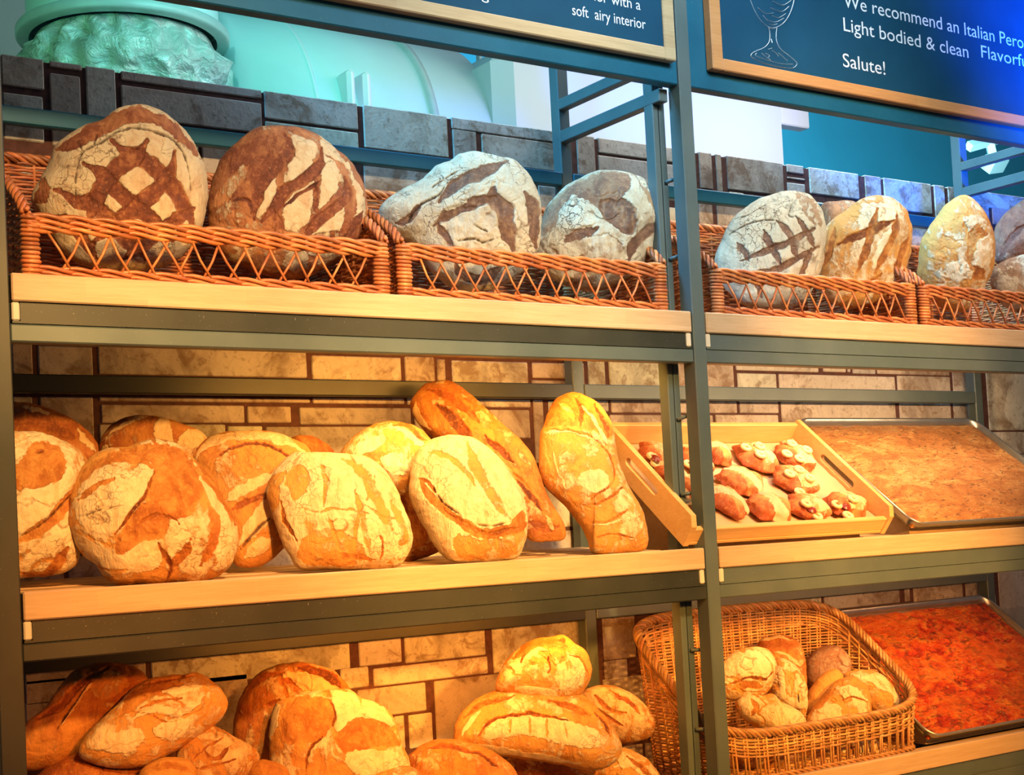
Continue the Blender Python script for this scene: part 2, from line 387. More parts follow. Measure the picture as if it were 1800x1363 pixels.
def line(s, a, b, cap, parent):
    text_mesh(s, at(*a, PY), at(*b, PY), cap, 'lettering', parent)
line('exterior with a', (996, -9), (1126, 20), .0275, b1)
line('soft  airy interior', (1006, 26), (1135, 49), .0275, b1)
line('g', (846, -3), (859, -1), .0275, b1)
line('We recommend an Italian Peroni', (1483, 12), (1814, 80), .040, b2)
line('Light bodied & clean', (1483, 54), (1702, 97), .040, b2)
line('Flavorful', (1725, 101), (1812, 119), .040, b2)
line('Salute!', (1482, 117), (1556, 128), .040, b2)
G = MB()
def cr(pts, n=8, closed=False):
    P = np.array(pts, float); out = []; k = len(P)
    for i in range(k if closed else k-1):
        g = (lambda j: P[j % k]) if closed else (lambda j: P[min(max(j, 0), k-1)])
        p0, p1, p2, p3 = g(i-1), g(i), g(i+1), g(i+2)
        for t in np.arange(n)/n:
            out.append(.5*((2*p1)+(-p0+p2)*t+(2*p0-5*p1+4*p2-p3)*t*t+(-p0+3*p1-3*p2+p3)*t**3))
    if not closed: out.append(P[-1])
    return np.array(out)
for ln in ([(365, -60), (366, -20), (373, 5), (388, 42), (408, 75), (432, 98), (456, 107), (485, 99), (510, 76), (528, 42), (540, 0), (543, -30), (542, -60)],
           [(440, 103), (446, 125), (444, 160), (425, 183), (395, 196), (376, 208), (378, 222), (420, 243), (480, 258), (530, 263), (549, 252), (548, 240), (520, 215), (488, 190), (473, 160), (471, 130), (474, 108)],
           [(395, 205), (392, 215), (430, 230), (490, 246), (535, 248)], [(440, 108), (455, 111), (474, 106)], [(445, 92), (458, 96), (475, 92)],
           [(420, 60), (440, 80), (470, 85), (500, 70)], [(455, 60), (480, 68), (508, 52)], [(400, 30), (430, 52), (460, 50)], [(450, 30), (490, 45), (520, 25)], [(460, 5), (495, 20), (528, 2)],
           [(430, 205), (445, 215), (440, 222)], [(455, 195), (470, 205), (480, 218)], [(440, 190), (455, 186)], [(452, 150), (456, 165)], [(480, 205), (500, 222), (515, 235)], [(415, 205), (425, 215), (450, 232)]):
    w_ = np.array([at(1150+x/2.198, y/2.198, PY-.0006) for x, y in cr(ln)])
    G.tube(w_, .0011, 5, flat=.3)
obj('glass_drawing', G, CHALK, b2)

# ------------------------------------------------------------------ ducts and fittings behind the wall
DUCT = plain('duct_wrap', (.55, .80, .77), .45, n=.05, nscale=4)
DUCTM = plain('duct_band', (.42, .55, .52), .35, n=.05)
WHITEP = plain('white_enamel', (.85, .86, .86), .5)
def foil_mat():
    m, nt, b = nm('foil_wrap'); v = coords(nt)
    vo = nt.nodes.new('ShaderNodeTexVoronoi'); vo.inputs['Scale'].default_value = 9; nt.links.new(v, vo.inputs['Vector'])
    n = noise(nt, v, 14, 6, .6, 1.5)
    nt.links.new(ramp(nt, n, [(.3, (.50, .62, .55)), (.7, (.70, .82, .74))]), b.inputs['Base Color'])
    b.inputs['Roughness'].default_value = .32; b.inputs['Metallic'].default_value = .25
    bump(nt, b, math_(nt, 'ADD', n, vo.outputs['Distance']), .9, .03); return m
FOIL = foil_mat()
def lathe(prof, c, n=72, wob=None):
    mb = MB(); a = np.arange(n)*2*np.pi/n; V = []
    for i, (r, z) in enumerate(prof):
        rr = r+(wob(a, i) if wob else 0*a)
        V.append(np.stack([c[0]+rr*np.cos(a), c[1]+rr*np.sin(a), np.full(n, c[2]+z)], 1))
    F = [(i*n+j, i*n+(j+1) % n, (i+1)*n+(j+1) % n, (i+1)*n+j) for i in range(len(prof)-1) for j in range(n)]
    return mb.add(np.concatenate(V), F)
DY = 1.75
c0 = at(200, 66, DY); rL = at(20, 80, DY)[0]; rR = at(402, 100, DY)[0]; R_ = (rR-rL)/2*.93; cc = np.array([(rL+rR)/2+.0, DY, c0[2]])
dr = thing('duct_drum', cc, 'large vertical ventilation drum with crumpled foil wrap, above the left end of the stone wall', 'ventilation duct')
part('drum', lathe([(R_*.90, .0), (R_*.90, 1.6)], cc), DUCT, dr, smooth=True)
part('flange', lathe([(R_*.88, .03), (R_*.985, .015), (R_, .01), (R_, -.008), (R_*.985, -.013), (R_*.88, -.013)], cc), DUCTM, dr, smooth=True)
ph = rng.uniform(0, 6.3, (14, 6)); fr = rng.integers(5, 26, 6)
wob = lambda a, i: .010*sum(np.sin(f*a+ph[i % 14, k])/(1+k*.4) for k, f in enumerate(fr))*(0 if i < 1 else 1)
part('foil_wrap', lathe([(R_*.82, -.012), (R_*.86, -.04), (R_*.93, -.06), (R_*.99, -.09), (R_*.985, -.13), (R_*.93, -.15), (R_*.90, -.16), (R_*.93, -.17), (R_*.91, -.21), (R_*.80, -.25), (R_*.6, -.28), (.01, -.30)], cc, 180, wob), FOIL, dr, smooth=True)
hy = 2.0
pl = at(880, 150, 1.5)[0]; pr = at(1393, 235, 1.5)[0]
pA = at(430, 44, hy); pB = at(850, 111, hy); rad = .46; xe = at(1393, 230, hy)[0]
def hduct(x0, x1, z, r, n=96, m=2, y=hy):
    a = np.arange(n)*2*np.pi/n; V = []
    for x in np.linspace(x0, x1, m): V.append(np.stack([np.full(n, x), y+r*np.cos(a), z+r*np.sin(a)], 1))
    F = [(i*n+j, (i+1)*n+j, (i+1)*n+(j+1) % n, i*n+(j+1) % n) for i in range(m-1) for j in range(n)]
    F += [tuple(range(n)), tuple(range((m-1)*n, m*n))[::-1]]
    return MB().add(np.concatenate(V), F)
zc = (pA[2]+pB[2])/2-rad
hd = thing('ventilation_duct', ((pA[0]+xe)/2, hy, zc-rad), 'wide pale horizontal ventilation duct running behind the top of the stone wall', 'ventilation duct')
part('pipe', hduct(cc[0]+R_*1.02, pl+.02, zc, rad), DUCT, hd, smooth=True)
xb = at(628, 150, hy)[0]
part('seam_band', hduct(xb-.012, xb+.012, zc, rad+.012), DUCTM, hd, smooth=True)
part('seam_band', hduct(at(430, 110, hy)[0], at(430, 110, hy)[0]+.01, zc, rad+.006), DUCT, hd, smooth=True)
lt = MB(); q = at(598, 165, hy-rad+.02)
for dx in (0, .05): lt.box(q[0]+dx, q[0]+dx+.025, q[1]-.05, q[1]+.08, q[2]-.10, q[2]+.06, .01)
part('latch', lt, WHITEP, hd)
bx = thing('air_handler', ((pl+pr)/2, 2.1, .35), 'big white air handling box behind the wall at the centre of the picture', 'air handler')
zb_ = at(1050, 118, 1.75)[2]
part('housing', MB().box(pl, pr, 1.5, 2.5, .35, at(1000, 125, 1.5)[2]+.06, .05), plain('housing_enamel', (.60, .63, .65), .5), bx)
def bracket(name, quads, Y, label, cat, th=.03, hang=True):
    mb = MB()
    for (x0, y0, x1, y1) in quads:
        a = at(x0, y0, Y); b = at(x1, y1, Y); mb.box(a[0], b[0], Y, Y+th, b[2], 3.2 if hang else a[2], .004)
    return tag(obj(name, mb, WHITEP), label, cat)
bracket('hanging_bracket', [(1368, 184, 1424, 226)], 1.56, 'small white bracket on the right edge of the white air handling box', 'bracket', .05, False)
bracket('hanging_bracket', [(440, 18, 462, 50)], 2.3, 'short white hanger strap just right of the drum flange', 'bracket')
bracket('hanging_bracket', [(468, 22, 490, 52)], 2.3, 'rounded white hanger beside the white strap above the horizontal duct', 'bracket')
bracket('hanging_rod', [(843, 84, 849, 112)], 2.2, 'thin white rod above the horizontal duct', 'rod')
X_ = lambda x, y: at(x, y, 2.6)
cl = MB(); 
for p, q, r in (((1703, 258), (1768, 240), .028), ((1738, 245), (1745, 275), .028), ((1736, 289), (1760, 286), .05), ((1705, 290), (1735, 284), .015), ((1728, 240), (1722, 255), .015)):
    cl.tube([X_(*p), X_(*q)], r, 4)
tag(obj('ceiling_bracket', cl, WHITEP), 'crossed white metal bracket seen through the rack frame at upper right', 'bracket')
cl = MB(); cl.tube([at(396, 30, 2.3), at(415, 8, 2.3)], .02, 4); cl.tube([at(399, 40, 2.3), at(420, 15, 2.3)], .012, 4)
tag(obj('diagonal_strut', cl, WHITEP), 'white diagonal strut pair beside the drum', 'strut')
wl = at(60, 50, 2.6)
tag(obj('white_partition', MB().box(wl[0]-2.2, wl[0]+.05, 2.75, 2.85, -.4, 2.4), WHITEP), 'pale grey partition at the far upper left behind the drum', 'partition')

# ------------------------------------------------------------------ wicker
def wicker_mat(name, c1, c2, c3):
    m, nt, b = nm(name); v = coords(nt)
    a = nt.nodes.new('ShaderNodeVertexColor'); a.layer_name = 'tint'
    n = noise(nt, v, 35, 4)
    col = ramp(nt, n, [(.3, c1), (.5, c2), (.72, c3)])
    col = mix(nt, 1., col, a.outputs[0], 'MULTIPLY')
    nt.links.new(col, b.inputs['Base Color']); b.inputs['Roughness'].default_value = .38
    return m
WICK = wicker_mat('willow_red', (.40, .115, .035), (.56, .19, .065), (.68, .30, .12))
WICK2 = wicker_mat('willow_tan', (.48, .22, .07), (.60, .31, .11), (.74, .46, .20))
def tint(): 
    k = rng.uniform(.62, 1.25); return (k, k*rng.uniform(.9, 1.08), k*rng.uniform(.85, 1.1))
def rope(mb, path, R, r, strands=3, period=.05, dens=None, c=None, n=5):
    """strands laid helically round a path"""
    P = np.asarray(path, float)
    L = np.concatenate([[0], np.cumsum(np.linalg.norm(np.diff(P, axis=0), axis=1))])
    k = max(8, int(L[-1]/(period/9)))
    s = np.linspace(0, L[-1], k); Q = np.stack([np.interp(s, L, P[:, i]) for i in range(3)], 1)
    T = np.gradient(Q, axis=0); T /= np.linalg.norm(T, axis=1, keepdims=True)
    ref = np.array([0, 0, 1.]); A = np.cross(T, ref); A /= np.linalg.norm(A, axis=1, keepdims=True)+1e-9; B = np.cross(T, A)
    for i in range(strands):
        a = 2*np.pi*(s/period+i/strands)
        tn = tint(); kk = (1.3 if i % 2 else .75) if strands > 3 else 1.; mb.tube(Q+R*(np.cos(a)[:, None]*A+np.sin(a)[:, None]*B), r, n, c=tuple(q*kk for q in tn))
def wave(mb, path, r, amp, nrm, period, phase, n=4):
    P = np.asarray(path, float); L = np.concatenate([[0], np.cumsum(np.linalg.norm(np.diff(P, axis=0), axis=1))])
    if L[-1] < .01: return
    k = max(4, int(L[-1]/(period/5))); s = np.linspace(0, L[-1], k)
    Q = np.stack([np.interp(s, L, P[:, i]) for i in range(3)], 1)
    nn = np.stack([np.interp(s, L, np.broadcast_to(nrm, P.shape)[:, i]) for i in range(3)], 1)
    mb.tube(Q+amp*np.sin(2*np.pi*s/period+phase)[:, None]*nn+rng.normal(0, .0004, Q.shape), r, n, c=tint())
def bread_basket(x0, x1, label, ztf=.200):
    zb = .1105; y0, y1 = .034, .325; ztr = .355
    t = thing('wicker_basket', ((x0+x1)/2, (y0+y1)/2, zb), label, 'wicker basket', 'long wicker baskets on the top shelf')
    rimz = lambda y: ztf+(ztr-ztf)*np.clip((y-y0)/(y1-y0), 0, 1)**.75
    # base
    b = MB()
    for k in range(26): 
        y = y0+.008+(y1-y0-.016)*k/25; wave(b, [(x0+.01, y, zb+.005), (x1-.01, y, zb+.005)], .0045, .002, (0, 0, 1), .05, k*math.pi)
    part('base', b, WICK, t, smooth=True)
    # front: waled band above, lattice, waled band below
    f = MB()
    nb = 3
    for k in range(nb): rope(f, [(x0, y0, ztf-.004-k*.0085), ((x0+x1)/2, y0-.002, ztf-.004-k*.0085+.001*math.sin(k)), (x1, y0, ztf-.004-k*.0085)], .0034, .0034, 2, .085)
    part('front_band', f, WICK, t, smooth=True)
    f = MB()
    for k in range(2): rope(f, [(x0, y0, zb+.005+k*.0075), (x1, y0, zb+.005+k*.0075)], .0032, .0031, 2, .085)
    part('foot_band', f, WICK, t, smooth=True)
    zlo, zhi = zb+.016, ztf-.026
    nst = int((x1-x0-.06)/.021)
    for k in range(nst):
        xc = x0+.035+(x1-x0-.07)*(k+.5)/nst; d = .017 if k % 2 else -.017; jx = rng.uniform(-.003, .003)
        part('lattice_stick', MB().tube([(xc-d+jx, y0+.002*(k % 2), zlo-.004), (xc, y0-.001+.003*(k % 2), (zlo+zhi)/2), (xc+d*(.6+.5*rng.random()), y0+.002*(k % 2), zhi+.004)], .0021, 6, c=tint()), WICK, t, smooth=True)
    # corner posts wrapped with willow
    for (cx, cy, zt) in ((x0+.006, y0+.004, ztf), (x1-.006, y0+.004, ztf), (x0+.006, y1-.004, ztr), (x1-.006, y1-.004, ztr)):
        m_ = MB(); m_.tube([(cx, cy, zb), (cx, cy, zt)], .007, 8, c=(.6, .6, .6))
        z = zb+.004
        while z < zt-.004:
            a = np.linspace(0, 2*np.pi, 14)[:-1]; rr = .0115+rng.uniform(-.001, .001)
            m_.tube(np.stack([cx+rr*np.cos(a), cy+rr*.8*np.sin(a), z+.001*np.sin(a)], 1), .0030, 5, closed=True, c=tint()); z += .0062
        part('corner_post', m_, WICK, t, smooth=True)
    # solid woven ends
    for sx, xx in ((-1, x0), (1, x1)):
        m_ = MB(); z = zb+.005; k = 0
        while z < ztr-.006:
            if z < ztf-.004: ys = y0+.006
            else: ys = y0+(y1-y0)*((z+.006-ztf)/(ztr-ztf))**(1/.75)
            wave(m_, [(xx+sx*.03*(z-zb)/.25*0, ys, z), (xx, y1, z)], .0029, .0030, (1, 0, 0), .044, k*math.pi); z += .0058; k += 1
        for j in range(7):
            y = y0+.02+(y1-y0-.03)*j/6; m_.tube([(xx, y, zb), (xx, y, rimz(y)-.004)], .0026, 5, c=tint())
        part('woven_end', m_, WICK, t, smooth=True)
        m_ = MB(); yy = np.linspace(y0, y1, 14)
        rope(m_, np.stack([np.full(14, xx), yy, rimz(yy)], 1), .0055, .0038, 4, .06)
        part('end_rim', m_, WICK, t, smooth=True)
    m_ = MB(); z = zb+.005; k = 0
    while z < ztr-.006:
        wave(m_, [(x0, y1, z), (x1, y1, z)], .0029, .0030, (0, 1, 0), .05, k*math.pi); z += .0058; k += 1
    for j in range(int((x1-x0)/.04)):
        x = x0+.02+.04*j; m_.tube([(x, y1, zb), (x, y1, ztr-.004)], .0026, 5, c=tint())
    part('woven_back', m_, WICK, t, smooth=True)
    m_ = MB(); rope(m_, [(x0, y1, ztr), (x1, y1, ztr)], .0055, .0038, 4, .06)
    part('back_rim', m_, WICK, t, smooth=True)
    return t
bread_basket(.035, .602, 'long reddish wicker basket at far left of the top shelf, holding the lattice scored loaf')
bread_basket(.632, 1.185, 'long reddish wicker basket just left of the middle steel post on the top shelf')
bread_basket(1.312, 1.868, 'long reddish wicker basket just right of the middle steel post on the top shelf')
bread_basket(1.898, 2.44, 'long reddish wicker basket at the right edge of the picture on the top shelf')

def deep_basket():
    X0, X1, Y0, Y1 = 1.236, 1.822, .016, .285
    zb = ZS['bottom']-.004; zf, zr = -.678, -.462
    t = thing('wicker_basket', ((X0+X1)/2, (Y0+Y1)/2, zb), 'deep tan wicker basket with slanting braided rim, full of rolls, on the bottom shelf', 'wicker basket')
    cx, cy = (X0+X1)/2, (Y0+Y1)/2; hx, hy_ = (X1-X0)/2, (Y1-Y0)/2
    N = 240
    a = np.arange(N)*2*np.pi/N
    ex = 2/5.0
    ux = np.sign(np.cos(a))*np.abs(np.cos(a))**ex; uy = np.sign(np.sin(a))*np.abs(np.sin(a))**ex
    # resample evenly
    P = np.stack([cx+hx*ux, cy+hy_*uy], 1); Pc = np.vstack([P, P[:1]]); L = np.concatenate([[0], np.cumsum(np.linalg.norm(np.diff(Pc, axis=0), axis=1))])
    s = np.linspace(0, L[-1], N, endpoint=False); U = np.stack([np.interp(s, L, Pc[:, i]) for i in range(2)], 1); per = L[-1]
    rz = lambda y: zf+(zr-zf)*np.clip((y-Y0)/(Y1-Y0), 0, 1)
    nrm = np.stack([(U[:, 0]-cx)/hx**2, (U[:, 1]-cy)/hy_**2, np.zeros(N)], 1); nrm /= np.linalg.norm(nrm, axis=1, keepdims=True)
    def lo(z, y):       # taper towards the base
        return 1-.10*(np.clip((rz(y)-z), 0, 1))/.30
    def pt3(z): 
        z = np.broadcast_to(z, (N,)); k = lo(z, U[:, 1]); return np.stack([cx+(U[:, 0]-cx)*k, cy+(U[:, 1]-cy)*k*.5+(U[:, 1]-cy)*.5, z], 1)
    RZ = rz(U[:, 1])
    m_ = MB(); k = 0; z = zb+.012
    nst = 64; phs = lambda k: k*math.pi
    full = np.arange(N)
    while z < zr:
        ok = (z < RZ-.040) & (U[:, 1] > Y0+.018)
        if ok.any():
            i0 = np.where(~ok)[0]
            start = (i0[-1]+1) % N if len(i0) else 0
            order = np.roll(full, -start) if len(i0) else full
            run = []
            for i in list(order)+[None]:
                if i is not None and ok[i]: run.append(i)
                else:
                    if len(run) > 5:
                        r_ = np.array(run); Q = pt3(z)[r_]; sw = s[r_]
                        mb_path = Q+.0028*np.sin(np.pi*nst*sw/per+k*math.pi)[:, None]*nrm[r_]
                        m_.tube(mb_path, .0024, 4, c=tint())
                    run = []
        z += .0062; k += 1
    part('woven_wall', m_, WICK2, t, smooth=True)
    m_ = MB()
    for k in range(7):
        zz = RZ-.008-.0060*k
        m_.tube(pt3(zz)+.003*np.sin(np.pi*nst*s/per+k*math.pi)[:, None]*nrm, .0026, 5, closed=True, c=tint())
    part('top_band', m_, WICK2, t, smooth=True)
    for j in range(nst):
        i = int(j*N/nst); top = np.array([U[i, 0], U[i, 1], RZ[i]-.004]); bot = pt3(np.full(N, zb+.004))[i]
        tt = np.array([-nrm[i, 1], nrm[i, 0], 0])*.0035
        sm = MB()
        for q in (-1, 1): sm.tube([bot+q*tt, (top+bot)/2+q*tt, top+q*tt], .0022, 5, c=tint())
        part('stake', sm, WICK2, t, smooth=True)
    m_ = MB(); ring = np.stack([U[:, 0], U[:, 1], RZ], 1); ring = np.vstack([ring, ring[:1]])
    rope(m_, ring, .0062, .0036, 5, .055, n=6)
    part('braided_rim', m_, WICK2, t, smooth=True)
    m_ = MB()
    for k in range(40):
        y = Y0+.02+(Y1-Y0-.04)*k/39; wave(m_, [(X0+.045, y, zb+.006), (X1-.045, y, zb+.006)], .0045, .002, (0, 0, 1), .05, k*math.pi)
    part('base', m_, WICK2, t, smooth=True)
    m_ = MB(); rope(m_, np.vstack([pt3(np.full(N, zb+.006)), pt3(np.full(N, zb+.006))[:1]]), .004, .0032, 3, .05); part('foot_rim', m_, WICK2, t, smooth=True)
    return t
deep_basket()

# ------------------------------------------------------------------ inclined trays
AL = .68
S_ = np.array([0, math.cos(AL), math.sin(AL)]); N_ = np.array([0, -math.sin(AL), math.cos(AL)]); E_ = np.array([1., 0, 0])
def tray():
    X0, X1, L, h = 1.187, 1.724, .325, .060; o = np.array([0, .026, -.318]); th = .012
    t = thing('wooden_tray', ((X0+X1)/2, .026, -.318), 'honey coloured wooden tray with handle slots, tilted forward on the middle shelf behind the post', 'tray')
    B = lambda a, b, c, d, e, f: MB().obox(o, E_, S_, N_, a, b, c, d, e, f, .0015)
    part('bottom_board', B(X0+th, X1-th, 0, L, .0, .008), TRAYW, t)
    for xa in (X0, X1-th):
        m_ = MB(); sa, sb, na, nb = .12, .215, .028, .044
        # one board with a slot cut through: an outer and an inner outline joined
        out = [(-.002, 0), (L, 0), (L, h), (.012, h), (-.002, h*.72)]
        slot = [(sa+.5*(nb-na)*(1-math.cos(q)) - (nb-na)*.5, (na+nb)/2+(nb-na)/2*math.sin(q)) for q in np.linspace(-math.pi/2*0, 0, 1)]
        r_ = (nb-na)/2; mid = (na+nb)/2
        slot = [(sa+r_*math.cos(q), mid+r_*math.sin(q)) for q in np.linspace(math.pi*1.5, math.pi*.5, 7)]+[(sb+r_*math.cos(q), mid+r_*math.sin(q)) for q in np.linspace(math.pi*.5, -math.pi*.5, 7)]
        ns = len(slot)
        # outer ring sampled to match the slot by direction from the slot centre
        c_ = np.array([(sa+sb)/2, mid]); O = np.array(out+[out[0]])
        def hit(d):
            best = None
            for i in range(len(O)-1):
                p, q = O[i], O[i+1]; e = q-p; den = d[0]*e[1]-d[1]*e[0]
                if abs(den) < 1e-9: continue
                tt = ((p[0]-c_[0])*e[1]-(p[1]-c_[1])*e[0])/den; uu = ((p[0]-c_[0])*d[1]-(p[1]-c_[1])*d[0])/den
                if tt > 0 and -1e-6 <= uu <= 1+1e-6 and (best is None or tt < best): best = tt
            return c_+d*best
        angs = [math.atan2(q[1]-c_[1], q[0]-c_[0]) for q in slot]
        ca = [math.atan2(q[1]-c_[1], q[0]-c_[0]) for q in out]
        ring = sorted([(a_, 0, np.array(slot[i])) for i, a_ in enumerate(angs)]+[(a_, 1, np.array(out[i])) for i, a_ in enumerate(ca)], key=lambda k: k[0])
        def slothit(a_):
            ss = sorted([(q, np.array(p)) for q, p in zip(angs, slot)], key=lambda k: k[0]); n_ = len(ss)
            for i in range(n_):
                a0, p0 = ss[i]; a1, p1 = ss[(i+1) % n_]; 
                if i == n_-1: a1 += 2*math.pi
                aa = a_ if a_ >= a0 else a_+2*math.pi
                if a0 <= aa <= a1: return p0+(p1-p0)*(aa-a0)/(a1-a0+1e-12)
            return ss[0][1]
        inn = []; outr = []
        for a_, k, p in ring:
            d = np.array([math.cos(a_), math.sin(a_)])
            inn.append(p if k == 0 else slothit(a_)); outr.append(p if k else hit(d))
        n_ = len(inn); V = []
        for xx in (xa, xa+th):
            for p in inn: V.append(o+E_*xx+S_*p[0]+N_*p[1])
            for p in outr: V.append(o+E_*xx+S_*p[0]+N_*p[1])
        F = []
        for i in range(n_):
            j = (i+1) % n_
            F += [(i, j, n_+j, n_+i), (2*n_+i, 3*n_+i, 3*n_+j, 2*n_+j), (i, 2*n_+i, 2*n_+j, j), (n_+i, n_+j, 3*n_+j, 3*n_+i)]
        part('side_board', m_.add(V, F), TRAYW, t)
    part('front_board', B(X0+th, X1-th, 0, th, .008, .036), TRAYW, t)
    part('back_board', B(X0+th, X1-th, L-th, L, .008, h-.006), TRAYW, t)
    # parchment
    gx, gs = np.meshgrid(np.linspace(X0+th+.002, X1-th-.002, 60), np.linspace(th+.002, L-th-.002, 40))
    hh = .0095+.0015*np.sin(gx*60+3*np.sin(gs*40))*np.cos(gs*55)**2
    edge = np.minimum(X1-th-.002-gx, gx-X0-th-.002); hh = hh+.012*np.exp(-edge/.006)
    V = o+gx[..., None]*E_+gs[..., None]*S_+hh[..., None]*N_
    F = [(j*60+i, j*60+i+1, (j+1)*60+i+1, (j+1)*60+i) for j in range(39) for i in range(59)]
    tag(obj('parchment_sheet', MB().add(V, F), plain('parchment', (.62, .42, .27), .7, n=.05), smooth=True), 'crinkled parchment sheet lining the wooden pastry tray', 'baking paper')
    return o
TO = tray()
ALU = plain('tray_aluminium', (.55, .54, .50), .3, .85, n=.08)
def rrect(x0, x1, y0, y1, r, n=8):
    P = []
    for cx_, cy_, a0 in ((x1-r, y1-r, 0), (x0+r, y1-r, 90), (x0+r, y0+r, 180), (x1-r, y0+r, 270)):
        for q in np.linspace(a0, a0+90, n): P.append((cx_+r*math.cos(math.radians(q)), cy_+r*math.sin(math.radians(q))))
    return np.array(P)
def sheet(X0, X1, z, L, label, flabel, fmat, fname, cat, al, amp, ns, thick=.018):
    S2 = np.array([0, math.cos(al), math.sin(al)]); N2 = np.array([0, -math.sin(al), math.cos(al)])
    o = np.array([0, .034, z]); t = thing('baking_tray', ((X0+X1)/2, .034, z), label, 'tray')
    prof = [(.006, 0), (.003, .010), (0, .021), (-.003, .0225), (-.005, .020)]
    m_ = MB(); rings = [rrect(X0+d, X1-d, d, L-d, max(.006, .03-d)) for d, _ in [(.012, 0)]+prof]
    hs = [.0015]+[h for _, h in prof]; hs[0] = .0; n = len(rings[0]); V = []
    for R0_, h in zip(rings, hs): V.append(o+R0_[:, :1]*E_+R0_[:, 1:]*S2+h*N2)
    F = [(i*n+j, i*n+(j+1) % n, (i+1)*n+(j+1) % n, (i+1)*n+j) for i in range(len(rings)-1) for j in range(n)]
    F.append(tuple(range(n)))
    m_.add(np.concatenate(V), F)
    po = obj('pan', m_, ALU, t, smooth=True)
    md = po.modifiers.new('s', 'SOLIDIFY'); md.thickness = .0012
    nx, ny = 320, 200
    gx, gs = np.meshgrid(np.linspace(X0+.008, X1-.008, nx), np.linspace(.008, L-.008, ny))
    e = np.minimum(np.minimum(gx-X0-.008, X1-.008-gx), np.minimum(gs-.008, L-.008-gs))
    # rounded corners
    H = thick*np.clip(1-np.exp(-(e+.0015)/.006), 0, 1)+amp*(fbm2(gx*ns, gs*ns)-.5)+amp*.35*(fbm2(gx*ns*4+9, gs*ns*4)-.5)
    H = np.where(e < 1e-6, .002, np.maximum(H, .003))
    V = o+gx[..., None]*E_+gs[..., None]*S2+H[..., None]*N2
    F = [(j*nx+i, j*nx+i+1, (j+1)*nx+i+1, (j+1)*nx+i) for j in range(ny-1) for i in range(nx-1)]
    cs = [0, nx-1, nx*ny-1, nx*(ny-1)]; 
    V = V.reshape(-1, 3); nb = len(V)
    under = V.copy(); under = under[cs]-N2*0+N2*(.002-.002); F.append((nb, nb+3, nb+2, nb+1))
    V = np.vstack([V, (o+np.array([gx.ravel()[cs], 0*gx.ravel()[cs], 0*gx.ravel()[cs]]).T+gs.ravel()[cs][:, None]*S2+.0015*N2)])
    tag(obj(fname, MB().add(V, F), fmat, smooth=True), flabel, cat)
def vnoise(x, y, seed=0):
    xi = np.floor(x).astype(np.int64); yi = np.floor(y).astype(np.int64); xf = x-xi; yf = y-yi
    u = xf*xf*(3-2*xf); v = yf*yf*(3-2*yf)
    def h(a, b):
        n = (a*374761393+b*668265263+seed*1274126177) & 0x7fffffff
        n = ((n ^ (n >> 13))*1274126177) & 0x7fffffff
        return ((n ^ (n >> 16)) & 0xffff)/65535.
    return (h(xi, yi)*(1-u)+h(xi+1, yi)*u)*(1-v)+(h(xi, yi+1)*(1-u)+h(xi+1, yi+1)*u)*v
def fbm2(x, y, o=4, seed=0):
    s = 0; a = .5; t = 0
    for i in range(o): s = s+a*vnoise(x*2**i+i*17.3, y*2**i+i*9.1, seed+i); t += a; a *= .5
    return s/t
def foc_mat():
    m, nt, b = nm('focaccia_crust'); v = coords(nt); v2 = coords(nt, (1, 2.2, 2.2))
    n1 = noise(nt, v2, 11, 8, .68, 1.2); n2 = noise(nt, v2, 55, 4, .6, 1.4); n3 = noise(nt, v, 4.5, 4); n4 = noise(nt, v2, 38, 6, .65, .6)
    col = ramp(nt, n1, [(.30, (.26, .085, .025)), (.46, (.50, .21, .06)), (.56, (.62, .32, .11)), (.68, (.72, .46, .20))])
    col = mix(nt, ramp(nt, n4, [(.50, 0.), (.62, .7)]), col, (.40, .15, .04))
    col = mix(nt, ramp(nt, n3, [(.42, 0.), (.62, .55)]), col, (.52, .20, .06))
    col = mix(nt, ramp(nt, n2, [(.58, 0.), (.63, .9)]), col, (.12, .055, .02))
    nt.links.new(col, b.inputs['Base Color']); b.inputs['Roughness'].default_value = .5
    bump(nt, b, math_(nt, 'ADD', n1, math_(nt, 'ADD', n2, n4)), .8, .008); return m
def pizza_mat():
    m, nt, b = nm('tomato_topping'); v = coords(nt, (1, 1.7, 1.7))
    n1 = noise(nt, v, 15, 9, .72, 1.5); n2 = noise(nt, v, 34, 6, .65, 1.2); n3 = noise(nt, v, 60, 5, .7, .8); n4 = noise(nt, v, 5, 3)
    col = ramp(nt, n1, [(.30, (.16, .008, .004)), (.42, (.52, .025, .006)), (.52, (.74, .12, .015)), (.64, (.78, .28, .05))])
    col = mix(nt, ramp(nt, n2, [(.52, 0.), (.60, .8)]), col, (.13, .012, .006))
    col = mix(nt, ramp(nt, n3, [(.57, 0.), (.64, .6)]), col, (.72, .33, .12))
    col = mix(nt, ramp(nt, n4, [(.45, 0.), (.6, .45)]), col, (.60, .16, .02))
    nt.links.new(col, b.inputs['Base Color']); b.inputs['Roughness'].default_value = .38
    bump(nt, b, math_(nt, 'ADD', n1, math_(nt, 'ADD', n2, n3)), 1., .010); return m
sheet(1.815, 2.425, -.318, .40, 'steel baking tray tilted on the middle shelf, holding the golden brown focaccia', 'golden brown focaccia with dark herb specks filling a tilted baking tray on the middle shelf', foc_mat(), 'focaccia', 'bread', .655, .007, 28)
sheet(1.825, 2.425, ZS['bottom']+.006, .40, 'steel baking tray tilted on the bottom shelf at the right, holding the red pizza', 'bright red tomato sheet pizza in a tilted tray, right of the deep basket', pizza_mat(), 'sheet_pizza', 'pizza', .655, .010, 36)
